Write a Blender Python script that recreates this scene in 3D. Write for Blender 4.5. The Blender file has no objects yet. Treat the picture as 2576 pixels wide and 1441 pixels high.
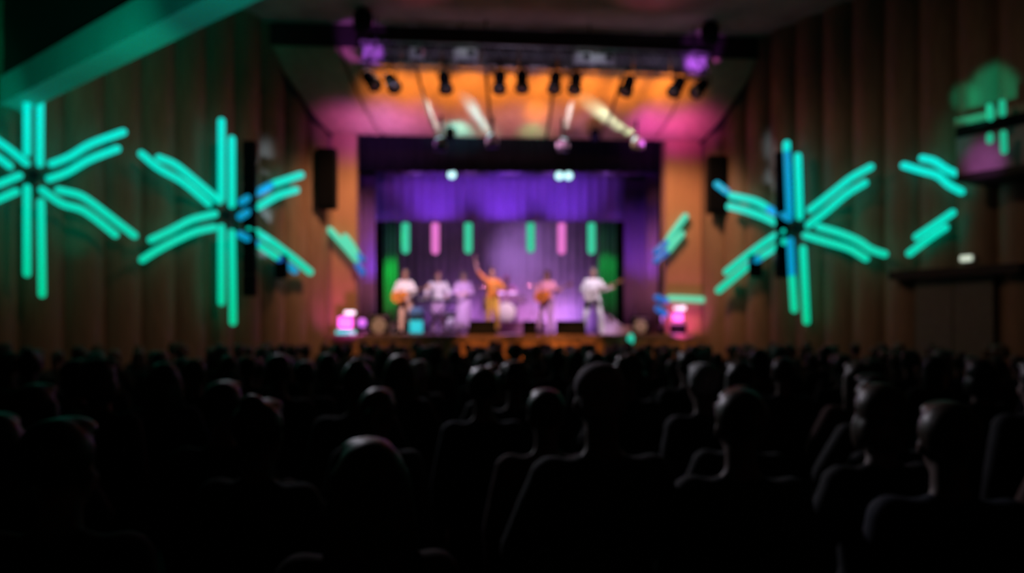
import bpy, bmesh, math, random
from mathutils import Vector, Matrix, Quaternion
PI = math.pi
random.seed(7)
S = bpy.context.scene
COL = S.collection

# ---------------------------------------------------------------- camera
F = 2000.0; CX = 1288.0; HY = 820.0; EYE = 1.85
cam = bpy.data.cameras.new('camera'); camo = bpy.data.objects.new('camera', cam); COL.objects.link(camo)
camo.location = (0, 0, EYE); camo.rotation_euler = (PI/2, 0, 0)
cam.sensor_width = 36; cam.lens = F/2576*36; cam.shift_y = (HY-720.5)/2576
cam.clip_start = 0.05; cam.clip_end = 100
cam.dof.use_dof = True; cam.dof.focus_distance = 0.5; cam.dof.aperture_fstop = 5.6   # the photograph is out of focus throughout
S.camera = camo
# ---------------------------------------------------------------- world, exposure
w = bpy.data.worlds.new('world'); S.world = w; w.use_nodes = True
w.node_tree.nodes['Background'].inputs[0].default_value = (0.5, 0.35, 0.3, 1)
w.node_tree.nodes['Background'].inputs[1].default_value = 0.0
S.view_settings.view_transform = 'Standard'; S.view_settings.look = 'None'
S.view_settings.exposure = 0.0; S.view_settings.gamma = 1.0; S.view_settings.use_curve_mapping = False
S.cycles.max_bounces = 5; S.cycles.diffuse_bounces = 3; S.cycles.glossy_bounces = 2; S.cycles.transmission_bounces = 2; S.cycles.volume_bounces = 0; S.cycles.volume_step_rate = 4.0

def W(px, py, d): return Vector(((px-CX)*d/F, d, EYE-(py-HY)*d/F))
def sk(px, d): return d + (px-CX)*0.00085            # the stage stands slightly askew to the camera
def WS(px, py, d): return W(px, py, sk(px, d))

# ---------------------------------------------------------------- lamps
def spot(name, loc, aim, power, color, angle=50, blend=0.6, size=0.08):
    l = bpy.data.lights.new(name, 'SPOT'); l.energy = power; l.color = color
    l.spot_size = math.radians(angle); l.spot_blend = blend; l.shadow_soft_size = size
    o = bpy.data.objects.new(name, l); COL.objects.link(o); o.location = loc
    o.rotation_euler = (Vector(aim)-Vector(loc)).to_track_quat('-Z', 'Y').to_euler()
    return o
WARM = (1.0, 0.50, 0.26); MAG = (1.0, 0.12, 0.62); VIO = (0.38, 0.10, 1.0); PINK = (1.0, 0.42, 0.72); TEAL = (0.0, 1.0, 0.62)
HOOD = [(0, 6.58), (.18, 6.62), (.4, 6.73), (.65, 6.88), (.9, 7.06), (1.1, 7.24), (1.3, 7.43), (1.5, 7.65), (1.68, 7.87), (1.8, 8.05), (1.84, 8.12)]
def hood_pt(px, py):                                  # the point of the hood seen at a pixel, by stepping over its profile
    best = None
    for (t0, z0), (t1, z1) in zip(HOOD, HOOD[1:]):
        for k in range(10):
            t = t0+(t1-t0)*k/10; z = z0+(z1-z0)*k/10; d = sk(px, 19.98-t); y = HY-(z-EYE)*F/d
            if best is None or abs(y-py) < best[0]: best = (abs(y-py), Vector(((px-CX)*d/F, d, z)))
    return best[1]
# warm light on the pillars and the nearest flutes of the side walls
spot('warm_spot', (-2.0, 17.2, 7.2), (-4.3, 19.7, 3.5), 930, WARM, 62, 0.9, 0.3)
spot('warm_spot', (2.6, 17.8, 7.2), (4.8, 20.4, 3.5), 930, WARM, 62, 0.9, 0.3)
spot('warm_spot', (0.6, 15.0, 7.9), (-5.6, 16.8, 2.2), 190, (1.0, 0.52, 0.36), 70, 1.0, 0.3)
spot('warm_spot', (-0.6, 15.4, 7.9), (6.2, 17.6, 2.2), 210, (1.0, 0.52, 0.36), 70, 1.0, 0.3)
spot('warm_spot', (0.0, 9.0, 7.9), (-8.0, 13.5, 2.6), 150, (1.0, 0.66, 0.45), 70, 1.0, 0.3)
spot('warm_spot', (0.0, 9.0, 7.9), (8.6, 13.6, 2.6), 180, (1.0, 0.68, 0.45), 70, 1.0, 0.3)
# orange lamps under the truss on the hood
for px in (985, 1085, 1185, 1285, 1385, 1485, 1585, 1685):
    spot('hood_spot', WS(px, 238, 17.85), hood_pt(px, 228), 72, (1.0, 0.36, 0.06), 88, 0.9)
spot('hood_spot', WS(1350, 330, 18.3), hood_pt(1350, 282), 60, (1.0, 0.45, 0.10), 46, 1.0)
# magenta and violet lamps at the foot of the hood
for px, c, p in ((875, (.8, .14, .85), 36), (965, (0.6, 0.2, 1.0), 75), (1050, (0.8, 0.2, 1.0), 40), (1500, (0.6, 0.25, 1.0), 16), (1640, (0.9, 0.1, 0.95), 66), (1730, (.95, .1, .75), 45), (1300, PINK, 30), (1400, PINK, 24), (1190, PINK, 24)):
    spot('hood_wash', WS(px, 372, 18.7), hood_pt(px, 322), p, c, 100, 1.0)
# ends of the truss
spot('truss_wash', WS(945, 190, 16.2), WS(925, 138, 17.3), 230, (0.62, 0.12, 1.0), 27, 0.4)
spot('truss_wash', WS(1745, 200, 16.4), WS(1755, 152, 17.5), 230, (0.62, 0.12, 1.0), 27, 0.4)
for px in (1010, 1130, 1250, 1370, 1490, 1610, 1700): spot('truss_wash', WS(px, 215, 16.3), WS(px, 146, 17.3), 9, (0.8, 0.62, 1.0), 75, 1.0)
# ceiling above the hood
spot('ceiling_wash', (-1.8, 16.9, 7.6), (-2.2, 15.6, 8.6), 7, (1.0, 0.16, 0.36), 120, 1.0)
spot('ceiling_wash', (2.6, 17.0, 7.6), (3.2, 15.8, 8.6), 9, (1.0, 0.16, 0.36), 120, 1.0)
spot('ceiling_wash', (0.4, 14.8, 6.2), (0.4, 15.2, 8.6), 8, (1.0, 0.5, 0.35), 120, 1.0)
# pink uplights at the foot of the pillars
spot('pillar_uplight', WS(866, 845, 18.9), WS(862, 760, 19.75), 50, MAG, 110, 1.0)
spot('pillar_uplight', WS(1716, 845, 19.3), WS(1722, 760, 20.2), 50, MAG, 110, 1.0)
# blue slivers beside the tall speaker columns
for y in (430, 500, 570, 640):
    spot('blue_spot', W(700, 780, 15.0), W(668, y, 17.3), 1500, (0.3, 0.6, 1.0), 7, 1.0)
    spot('blue_spot', W(1900, 780, 15.4), W(1940, y, 17.9), 1300, (0.3, 0.6, 1.0), 7, 1.0)
# teal spill
spot('teal_spot', (-3.6, 6.2, 2.6), (-5.7, 10.5, 5.62), 420, TEAL, 44, 1.0, 0.1)
spot('teal_spot', (-1.8, 5.6, 2.6), (-3.6, 8.9, 5.58), 200, (0.0, 1.0, 0.8), 40, 1.0, 0.1)
spot('teal_spot', (-6.5, 8.0, 2.8), (-8.2, 12.5, 5.60), 230, TEAL, 24, 1.0, 0.1)
spot('teal_spot', W(2250, 420, 10.5), W(2505, 228, 14.0), 1000, TEAL, 11, 0.6)
spot('teal_spot', W(2250, 420, 10.5), W(2425, 250, 14.2), 800, TEAL, 6, 0.5)
spot('teal_spot', W(2250, 420, 10.5), W(2400, 350, 14.0), 120, TEAL, 14, 1.0)
spot('teal_spot', W(300, 700, 11.0), W(182, 590, 13.6), 60, TEAL, 16, 1.0)
spot('box_wash', W(2330, 520, 11.5), W(2490, 400, 13.3), 170, (0.8, 0.25, 0.9), 18, 0.9)
for px in (1215, 1360, 1450): spot('apron_spot', WS(px, 235, 17.3), (WS(px, 860, 19.3).x, sk(px, 19.6), 1.4), 1900, (1, .40, .12), 15, .8)
# stage wash and backlight
for px, tx, c, p, td, ang in ((1118, 1020, (1, .76, .95), 1700, 21.8, 17), (1257, 1100, (1, .68, 1), 1900, 22.6, 17), (1313, 1237, (1, .6, .36), 1700, 20.9, 16), (1448, 1375, (1, .56, .72), 1700, 21.8, 16), (1583, 1490, (1, .8, 1), 1700, 20.7, 17), (1395, 1166, (.9, .5, 1), 1500, 22.4, 14), (1450, 1274, (1, .66, .85), 2200, 24.0, 12)):
    spot('stage_spot', WS(px, 232, 17.3), WS(tx, 785, td), p, c, ang, 0.8)
for px, p in ((1100, 1.0), (1270, 1.25), (1425, 1.0)):
    spot('border_spot', WS(px, 560, 20.9), WS(px, 480, 22.3), p*95, VIO, 80, 1.0)
spot('haze_spot', WS(1270, 640, 24.2), WS(1315, 650, 26.2), 150, (0.66, 0.36, 1.0), 80, 1.0)
spot('haze_spot', WS(1270, 530, 25.2), WS(1290, 830, 23.0), 700, (0.75, 0.25, 1.0), 74, 1.0)
spot('haze_spot', WS(1500, 540, 25.0), WS(1450, 830, 24.0), 420, (0.45, 0.2, 1.0), 60, 1.0)
spot('haze_spot', WS(1040, 540, 25.0), WS(1090, 830, 23.0), 250, (0.6, 0.25, 1.0), 60, 1.0)
for px, c, p in ((1130, (.6, .25, 1), 30), (1210, (.8, .3, 1), 45), (1330, (.95, .35, .9), 75), (1400, (.9, .4, 1), 75), (1455, (.5, .22, 1), 50)):
    q = WS(px, 800, 25.2); q.z = 1.75; spot('floor_wash', q, WS(px, 790, 26.2), p, c, 120, 1.0)
for px in (1040, 1180, 1283, 1390, 1530): spot('batten_wash', WS(px, 455, 21.35), WS(px, 434, 21.6), 2.2, (.7, .3, 1.0), 100, 1.0)
spot('green_spot', WS(1000, 540, 23.2), WS(978, 720, 24.3), 190, (0.02, 1.0, 0.2), 40, 0.9)
spot('green_spot', WS(1520, 550, 23.2), WS(1530, 690, 24.3), 60, (0.02, 1.0, 0.3), 40, 0.9)
spot('beam_spot', WS(1404, 545, 24.6), WS(1412, 830, 24.0), 260, (0.05, 1.0, 0.7), 9, 0.5, 0.02)
spot('beam_spot', WS(1128, 545, 25.2), WS(1122, 780, 26.0), 120, (0.0, 1.0, 0.4), 9, 0.5, 0.02)
spot('leg_wash', WS(975, 690, 20.9), WS(925, 620, 21.5), 40, (0.3, 0.14, 1.0), 130, 1.0)
spot('leg_wash', WS(1580, 690, 20.9), WS(1640, 600, 21.5), 42, (0.42, 0.12, 1.0), 130, 1.0)
spot('audience_rim_fill', (-5.2, 15.0, 7.0), (1.6, 3.0, 1.5), 1500, (0.9, 0.85, 1.0), 22, 1.0, 0.2)  # added fill without a fixture, to rim the heads of the crowd
spot('audience_rim_fill', (-3.0, 17.0, 7.4), (1.0, 8.5, 1.5), 150, (0.8, 0.95, 1.0), 44, 1.0, 0.2)

# ---------------------------------------------------------------- materials
def newmat(name):
    m = bpy.data.materials.new(name); m.use_nodes = True; return m, m.node_tree, m.node_tree.nodes['Principled BSDF']
def mat(name, rgb, rough=0.6, metal=0.0, var=0.12, scale=9.0, bump=0.0, stretch=(1, 1, 1), spec=0.4, sheen=0.0):
    m, nt, b = newmat(name); N = nt.nodes; L = nt.links
    b.inputs['Roughness'].default_value = rough; b.inputs['Metallic'].default_value = metal
    b.inputs['Specular IOR Level'].default_value = spec
    if sheen: b.inputs['Sheen Weight'].default_value = sheen
    tc = N.new('ShaderNodeTexCoord'); mp = N.new('ShaderNodeMapping'); mp.inputs['Scale'].default_value = stretch
    nz = N.new('ShaderNodeTexNoise'); nz.inputs['Scale'].default_value = scale; nz.inputs['Detail'].default_value = 4
    L.new(tc.outputs['Object'], mp.inputs[0]); L.new(mp.outputs[0], nz.inputs['Vector'])
    r = N.new('ShaderNodeValToRGB'); c = Vector(rgb)
    r.color_ramp.elements[0].position = 0.3; r.color_ramp.elements[1].position = 0.7
    r.color_ramp.elements[0].color = (*(c*(1-var)), 1); r.color_ramp.elements[1].color = (*(c*(1+var)), 1)
    L.new(nz.outputs['Fac'], r.inputs[0]); L.new(r.outputs[0], b.inputs['Base Color'])
    if bump:
        bp = N.new('ShaderNodeBump'); bp.inputs['Strength'].default_value = bump; bp.inputs['Distance'].default_value = 0.02
        L.new(nz.outputs['Fac'], bp.inputs['Height']); L.new(bp.outputs[0], b.inputs['Normal'])
    return m
def glow(name, rgb, strength):
    m, nt, b = newmat(name)
    b.inputs['Base Color'].default_value = (*rgb, 1); b.inputs['Roughness'].default_value = 0.4
    b.inputs['Emission Color'].default_value = (*rgb, 1); b.inputs['Emission Strength'].default_value = strength
    return m
def glow_ramp(name, top, bottom, z0, z1, strength):
    m, nt, b = newmat(name); N = nt.nodes; L = nt.links
    g = N.new('ShaderNodeNewGeometry'); sx = N.new('ShaderNodeSeparateXYZ'); mr = N.new('ShaderNodeMapRange')
    mr.inputs['From Min'].default_value = z0; mr.inputs['From Max'].default_value = z1
    r = N.new('ShaderNodeValToRGB'); r.color_ramp.elements[0].color = (*bottom, 1); r.color_ramp.elements[1].color = (*top, 1)
    L.new(g.outputs['Position'], sx.inputs[0]); L.new(sx.outputs['Z'], mr.inputs[0]); L.new(mr.outputs[0], r.inputs[0])
    L.new(r.outputs[0], b.inputs['Emission Color']); b.inputs['Emission Strength'].default_value = strength
    b.inputs['Base Color'].default_value = (0.02, 0.05, 0.05, 1)
    return m
M = dict(
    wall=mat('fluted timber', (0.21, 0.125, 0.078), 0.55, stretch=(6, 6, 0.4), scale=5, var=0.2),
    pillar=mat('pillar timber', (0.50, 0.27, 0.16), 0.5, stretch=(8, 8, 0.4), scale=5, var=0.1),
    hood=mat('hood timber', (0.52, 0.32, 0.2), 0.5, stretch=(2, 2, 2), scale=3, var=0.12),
    trim=mat('dark trim', (0.012, 0.008, 0.008), 0.6),
    ceiling=mat('ceiling board', (0.35, 0.25, 0.22), 0.8, scale=1.2, var=0.25),
    floor=mat('dark floor', (0.02, 0.018, 0.018), 0.7, scale=2),
    stage=mat('stage boards', (0.30, 0.17, 0.13), 0.38, stretch=(0.5, 8, 1), scale=4, var=0.15),
    stagefront=mat('stage front timber', (0.55, 0.26, 0.11), 0.5, stretch=(8, 8, 0.5), scale=4, var=0.12),
    black=mat('black drape', (0.008, 0.008, 0.014), 0.9, scale=20),
    purple=mat('purple drape', (0.30, 0.14, 0.50), 0.85, scale=20, sheen=0.3),
    border=mat('border drape', (0.45, 0.3, 0.7), 0.85, scale=20),
    greendrape=mat('green drape', (0.2, 0.6, 0.3), 0.85, scale=20),
    backdrop=mat('backdrop cloth', (0.42, 0.34, 0.46), 0.9, scale=1.5, var=0.15),
    speaker=mat('black speaker cabinet', (0.006, 0.006, 0.008), 0.8, spec=0.1),
    grille=mat('speaker grille', (0.004, 0.004, 0.005), 0.9, scale=60, spec=0.05),
    metal=mat('dark metal', (0.03, 0.03, 0.035), 0.45, 0.6),
    silver=mat('silver metal', (0.55, 0.56, 0.58), 0.35, 0.8),
    pale=mat('pale casing', (0.62, 0.64, 0.68), 0.5),
    grey=mat('grey panel', (0.26, 0.25, 0.28), 0.6, scale=30),
    beam=mat('painted soffit edge', (0.5, 0.55, 0.5), 0.7, scale=2, var=0.06),
    white=mat('white enamel', (0.8, 0.8, 0.8), 0.4),
    brown=mat('brown rail', (0.32, 0.2, 0.15), 0.5),
    parapet=mat('parapet panel', (0.30, 0.2, 0.24), 0.6),
    door=mat('side doors', (0.12, 0.115, 0.10), 0.6),
    chrome=mat('chrome', (0.8, 0.8, 0.82), 0.2, 1.0),
    skin=mat('skin', (0.62, 0.38, 0.28), 0.55, scale=30, var=0.05),
    skin2=mat('dark skin', (0.20, 0.11, 0.075), 0.5, scale=30, var=0.05),
    eye=mat('eye', (0.05, 0.04, 0.04), 0.2),
    lens=glow('lamp lens and white light patch', (0.9, 0.95, 1.0), 1.2),
    lenscyan=glow('cyan lens', (0.55, 0.95, 1.0), 1.6),
    tealblue=glow('blue projected glow', (0.0, 0.27, 0.50), 1.0),  # projected light put in as emission, bluer over dark surfaces
    deepblue=glow('deep blue projected glow', (0.01, 0.11, 0.42), 1.0),
    tealpale=glow_ramp('stage edge projected glow', (0.02, 0.70, 0.47), (0.12, 0.66, 0.38), 2.4, 5.0, 1.0),
    tealdim=glow('dim teal projected glow', (0.01, 0.42, 0.24), 1.0),
    pinktube=glow('pink tube', (0.80, 0.18, 0.60), 1.0),
    greentube=glow('green tube', (0.04, 0.58, 0.32), 1.0),
    footteal=glow('teal lens and projected glow', (0.02, 0.55, 0.38), 1.0),
    footpink=glow('pink light patch', (0.95, 0.22, 0.90), 1.0),
    footviolet=glow('violet lens', (0.55, 0.16, 0.85), 1.0),
    exitlamp=glow('emergency lamp lens', (0.62, 0.70, 0.58), 1.0),
)
def star_mat(pyt, pyb, d):
    return glow_ramp('teal projected glow', (0.0, 0.84, 0.74), (0.0, 0.60, 0.30), EYE-(pyb-HY)*d/F, EYE-(pyt-HY)*d/F, 1.0)  # emission stands for the projected pattern

# ---------------------------------------------------------------- mesh helpers
def mesh_obj(name, bm, m, parent=None, smooth=False):
    me = bpy.data.meshes.new(name); bm.normal_update(); bm.to_mesh(me); bm.free()
    if smooth:
        for p in me.polygons: p.use_smooth = True
    if m: me.materials.append(m)
    o = bpy.data.objects.new(name, me); COL.objects.link(o)
    if parent: o.parent = parent
    return o
def tag(o, label=None, cat=None, group=None, kind=None):
    if label: o['label'] = label
    if cat: o['category'] = cat
    if group: o['group'] = group
    if kind: o['kind'] = kind
    return o
def empty(name, loc, rz=0, label=None, cat=None, group=None):
    o = bpy.data.objects.new(name, None); COL.objects.link(o); o.location = loc; o.rotation_euler = (0, 0, rz)
    o.empty_display_size = 0.1
    return tag(o, label, cat, group)
def box(bm, c, s, rot=None, bevel=0.0):
    b = bmesh.new(); bmesh.ops.create_cube(b, size=1)
    for v in b.verts: v.co = Vector((v.co.x*s[0], v.co.y*s[1], v.co.z*s[2]))
    if bevel: bmesh.ops.bevel(b, geom=list(b.edges), offset=bevel, segments=2, affect='EDGES')
    mt = Matrix.Translation(Vector(c)) @ ((rot if isinstance(rot, Matrix) else Matrix.Rotation(rot, 4, 'Z')) if rot is not None else Matrix())
    merge(bm, b, mt); return bm
def merge(bm, b, mt=Matrix()):
    vs = [bm.verts.new(mt @ v.co) for v in b.verts]
    b.verts.index_update()
    for f in b.faces:
        try: bm.faces.new([vs[v.index] for v in f.verts])
        except ValueError: pass
    b.free()
def frame(axis):
    a = Vector(axis).normalized(); u = Vector((0, 0, 1)) if abs(a.z) < 0.9 else Vector((1, 0, 0))
    x = u.cross(a).normalized(); y = a.cross(x); return x, y, a
def tube(bm, pts, radii, seg=12, caps='round'):
    pts = [Vector(p) for p in pts]
    if not isinstance(radii, (list, tuple)): radii = [radii]*len(pts)
    radii = list(radii)
    if caps == 'round':
        d0 = (pts[0]-pts[1]).normalized(); d1 = (pts[-1]-pts[-2]).normalized()
        pre = [(pts[0]+d0*radii[0]*math.sin(a), radii[0]*math.cos(a)) for a in (1.35, 0.9, 0.45)]
        post = [(pts[-1]+d1*radii[-1]*math.sin(a), radii[-1]*math.cos(a)) for a in (0.45, 0.9, 1.35)]
        pts = [p for p, r in pre]+pts+[p for p, r in post]; radii = [r for p, r in pre]+radii+[r for p, r in post]
    rings = []; lastx = None
    for i, p in enumerate(pts):
        t = (pts[min(i+1, len(pts)-1)]-pts[max(i-1, 0)])
        if t.length < 1e-9: t = Vector((0, 0, 1))
        x, y, a = frame(t)
        if lastx is not None:
            x = (lastx - a*lastx.dot(a))
            if x.length < 1e-6: x = frame(t)[0]
            x.normalize(); y = a.cross(x)
        lastx = x
        rings.append([bm.verts.new(p + (x*math.cos(2*PI*k/seg)+y*math.sin(2*PI*k/seg))*radii[i]) for k in range(seg)])
    for r0, r1 in zip(rings, rings[1:]):
        for k in range(seg): bm.faces.new((r0[k], r0[(k+1) % seg], r1[(k+1) % seg], r1[k]))
    bm.faces.new(rings[0][::-1]); bm.faces.new(rings[-1])
    return bm
def ellipsoid(bm, c, r, seg=20, rot=None):
    b = bmesh.new(); bmesh.ops.create_uvsphere(b, u_segments=seg, v_segments=max(8, seg*2//3), radius=1)
    mt = Matrix.Translation(Vector(c)) @ (rot if rot is not None else Matrix()) @ Matrix.Diagonal((*r, 1))
    merge(bm, b, mt); return bm
def loft(bm, rings, seg=24):
    """rings: (centre, rx, ry) stacked upwards"""
    R = []
    for c, rx, ry in rings:
        R.append([bm.verts.new(Vector(c)+Vector((rx*math.cos(2*PI*k/seg), ry*math.sin(2*PI*k/seg), 0))) for k in range(seg)])
    for a, b in zip(R, R[1:]):
        for k in range(seg): bm.faces.new((a[k], a[(k+1) % seg], b[(k+1) % seg], b[k]))
    bm.faces.new(R[0][::-1]); bm.faces.new(R[-1]); return bm
def lathe(bm, prof, axis_m=Matrix(), seg=32, ring=False):
    R = []
    for r, z in prof:
        R.append([bm.verts.new(axis_m @ Vector((r*math.cos(2*PI*k/seg), r*math.sin(2*PI*k/seg), z))) for k in range(seg)])
    for a, b in zip(R, R[1:]):
        for k in range(seg): bm.faces.new((a[k], a[(k+1) % seg], b[(k+1) % seg], b[k]))
    if ring:
        for k in range(seg): bm.faces.new((R[-1][k], R[-1][(k+1) % seg], R[0][(k+1) % seg], R[0][k]))
        return bm
    bm.faces.new(R[0][::-1]); bm.faces.new(R[-1]); return bm
def prism(bm, pts, a, b):
    """plan polygon pts (x,y) from z=a to z=b"""
    lo = [bm.verts.new((x, y, a)) for x, y in pts]; hi = [bm.verts.new((x, y, b)) for x, y in pts]
    bm.faces.new(lo[::-1]); bm.faces.new(hi)
    n = len(pts)
    for i in range(n): bm.faces.new((lo[i], lo[(i+1) % n], hi[(i+1) % n], hi[i]))
    return bm
def along(a, b, s): return Matrix.Translation(Vector(a)) if s == 0 else None

# ---------------------------------------------------------------- the room
PL = Vector((-4.54, 19.6)); PR = Vector((4.92, 20.4))          # ends of the proscenium front, in plan
LW = Vector((-9.3, 10.1)); RW = Vector((9.6, 12.0))            # far ends of the fluted side walls
CEIL = 8.6
def fz(d): return -0.014*(d-2)                                  # floor falls gently to the stage
def isect(p, u, q, v):
    den = u.x*v.y-u.y*v.x; t = ((q.x-p.x)*v.y-(q.y-p.y)*v.x)/den; return p+u*t
def on_wall(px, side):                                          # distance at which the ray of a column meets a side wall
    a, b = (PL, LW) if side < 0 else (PR, RW)
    return isect(Vector((0, 0)), Vector(((px-CX)/F, 1)), a, b-a).y
bm = bmesh.new()
vs = [bm.verts.new(p) for p in ((-13, -4, fz(-4)), (13, -4, fz(-4)), (13, 21, fz(21)), (-13, 21, fz(21)))]
vs2 = [bm.verts.new(v.co-Vector((0, 0, .3))) for v in vs]
bm.faces.new(vs); bm.faces.new(vs2[::-1])
for i in range(4): bm.faces.new((vs[i], vs2[i], vs2[(i+1) % 4], vs[(i+1) % 4]))
tag(mesh_obj('floor', bm, M['floor']), kind='structure')

def fluted(name, a, b, side):
    """scalloped timber wall from a to b with convex flutes"""
    L = (b-a).length; n = round(L/0.74); u = (b-a)/L
    inn = Vector((-u.y, u.x)); 
    if inn.x*(-side) < 0: inn = -inn
    pts = []
    for i in range(n):
        for k in range(8):
            s = (i+k/8)/n*L; o = 0.16*math.sin(PI*k/8)**0.7 if k else 0.0
            pts.append(a+u*s+inn*o)
    pts.append(b)
    back = [b-inn*0.35, a-inn*0.35]
    bm = bmesh.new(); poly = [(p.x, p.y) for p in pts+back]
    prism(bm, poly, -0.6, CEIL)
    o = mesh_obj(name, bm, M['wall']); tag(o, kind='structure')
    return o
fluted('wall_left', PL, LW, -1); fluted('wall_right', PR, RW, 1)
def plainwall(name, a, b, z0, z1, th, m):
    u = (b-a).normalized(); n = Vector((-u.y, u.x))*th
    bm = bmesh.new(); prism(bm, [tuple(a), tuple(b), tuple(b+n), tuple(a+n)], z0, z1)
    return tag(mesh_obj(name, bm, m), kind='structure')
plainwall('wall_left_rear', LW, Vector((-11.5, 5)), -0.6, CEIL, -0.3, M['wall'])
plainwall('wall_left_side', Vector((-11.5, 5)), Vector((-11.5, -4)), -0.6, CEIL, -0.3, M['wall'])
plainwall('wall_right_rear', RW, Vector((11.5, 6)), -0.6, CEIL, 0.3, M['wall'])
plainwall('wall_right_side', Vector((11.5, 6)), Vector((11.5, -4)), -0.6, CEIL, 0.3, M['wall'])
plainwall('wall_back', Vector((-11.8, -4)), Vector((11.8, -4)), -0.6, CEIL, -0.3, M['wall'])
bm = bmesh.new(); prism(bm, [(-12.5, -4.3), (12.5, -4.3), (12.5, 21.5), (-12.5, 21.5)], CEIL, CEIL+0.3)
tag(mesh_obj('ceiling', bm, M['ceiling']), kind='structure')

# hood: the ceiling curves down to the proscenium
pu = (PR-PL).normalized(); pn = Vector((pu.y, -pu.x))           # pn towards the audience
def row(t, z):
    l = isect(PL+pn*t, pu, PL, LW-PL); r = isect(PL+pn*t, pu, PR, RW-PR); return l, r
bm = bmesh.new(); NP = 7
for i in range(NP):
    g = 0.0035
    u0, u1 = i/NP+(g if i else 0), (i+1)/NP-(g if i < NP-1 else 0)
    fr = []; bk = []
    for t, z in HOOD:
        l, r = row(t, z); a = l.lerp(r, u0); b = l.lerp(r, u1)
        fr.append((bm.verts.new((a.x, a.y, z)), bm.verts.new((b.x, b.y, z))))
        bk.append((bm.verts.new((a.x, a.y+.05, z+.12)), bm.verts.new((b.x, b.y+.05, z+.12))))
    for j in range(len(fr)-1):
        bm.faces.new((fr[j][0], fr[j][1], fr[j+1][1], fr[j+1][0])); bm.faces.new((bk[j][0], bk[j+1][0], bk[j+1][1], bk[j][1]))
        for e in (0, 1): bm.faces.new((fr[j][e], fr[j+1][e], bk[j+1][e], bk[j][e]))
    bm.faces.new((fr[0][0], bk[0][0], bk[0][1], fr[0][1])); bm.faces.new((fr[-1][0], fr[-1][1], bk[-1][1], bk[-1][0]))
bmesh.ops.recalc_face_normals(bm, faces=bm.faces)
tag(mesh_obj('ceiling_hood', bm, M['hood']), kind='structure')
# backing behind the hood seams, and the dark fascia above its lip
bm = bmesh.new()
A = []; B = []
for t, z in HOOD:
    l, r = row(t, z); A.append(bm.verts.new((l.x, l.y+.1, z+.16))); B.append(bm.verts.new((r.x, r.y+.1, z+.16)))
for j in range(len(A)-1): bm.faces.new((A[j], B[j], B[j+1], A[j+1]))
l, r = row(1.86, 8.1)
prism(bm, [tuple(l), tuple(r), (r.x, r.y+.08), (l.x, l.y+.08)], 8.10, CEIL)
tag(mesh_obj('trim_fascia', bm, M['trim']), kind='structure')
for side in (0, 1):
    pts = []; rad = []
    for k, (t, z) in enumerate(HOOD[:9]):
        q = row(t, z)[side]; pts.append((q.x+(0.10 if side == 0 else -0.10), q.y-0.04, z-0.04)); rad.append(0.035+0.05*math.sin(PI*min(1, k/8)))
    bm = bmesh.new(); tube(bm, pts, rad, 8)
    tag(mesh_obj('trim_hood_edge', bm, M['trim']), kind='structure')
# proscenium: two timber pillars, black returns
def strip(px0, px1, depth, th, z0, z1):
    a = W(px0, 0, 1); 
    p = isect(Vector((0, 0)), Vector(((px0-CX)/F, 1)), PL+pn*(-depth), pu); q = isect(Vector((0, 0)), Vector(((px1-CX)/F, 1)), PL+pn*(-depth), pu)
    bm = bmesh.new(); prism(bm, [tuple(p), tuple(q), tuple(q-pn*th), tuple(p-pn*th)], z0, z1); return bm
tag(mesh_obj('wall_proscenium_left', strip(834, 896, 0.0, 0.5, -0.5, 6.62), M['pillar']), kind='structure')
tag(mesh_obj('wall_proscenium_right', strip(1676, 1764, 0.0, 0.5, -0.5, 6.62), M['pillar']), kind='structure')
tag(mesh_obj('trim_corner_left', strip(820, 834, 0.03, 0.4, -0.5, 6.6), M['brown']), kind='structure')
tag(mesh_obj('trim_corner_right', strip(1764, 1778, 0.03, 0.4, -0.5, 6.6), M['brown']), kind='structure')
tag(mesh_obj('wall_stage_left', strip(700, 900, 0.5, 0.15, -0.5, 9), M['black']), kind='structure')
tag(mesh_obj('wall_stage_right', strip(1670, 1880, 0.5, 0.15, -0.5, 9), M['black']), kind='structure')
tag(mesh_obj('wall_over_stage', strip(840, 1760, 0.1, 0.2, 6.62, 9), M['black']), kind='structure')
STZ = 1.63
# stage deck and front
a = PL+pn*0.35; b = PR+pn*0.35
bm = bmesh.new(); prism(bm, [(a.x, a.y), (b.x, b.y), (8, 27.5), (-8, 27.5)], STZ-0.12, STZ)
tag(mesh_obj('floor_stage', bm, M['stage']), kind='structure')
bm = bmesh.new(); a2 = a-pn*.04; b2 = b-pn*.04
prism(bm, [tuple(a2), tuple(b2), tuple(b2-pn*.2), tuple(a2-pn*.2)], -0.5, STZ-0.12)
for i in range(20):
    q = a2.lerp(b2, (i+.5)/20); box(bm, (q.x, q.y-.01, 0.5), (0.40, 0.03, 2.0-0.02), math.atan2(pu.y, pu.x))
tag(mesh_obj('wall_stage_front', bm, M['stagefront']), kind='structure')
# stage house
plainwall('wall_backstage', Vector((-8, 27.3)), Vector((8, 27.3)), STZ-0.1, 10, 0.2, M['black'])
plainwall('wall_wing_left', Vector((-7.9, 20.4)), Vector((-7.9, 27.3)), STZ-0.1, 10, 0.2, M['black'])
plainwall('wall_wing_right', Vector((7.9, 21.2)), Vector((7.9, 27.3)), STZ-0.1, 10, -0.2, M['black'])
bm = bmesh.new(); prism(bm, [(-8, 20.3), (8, 20.3), (8, 27.5), (-8, 27.5)], 10, 10.2)
tag(mesh_obj('ceiling_stage_house', bm, M['black']), kind='structure')

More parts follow.
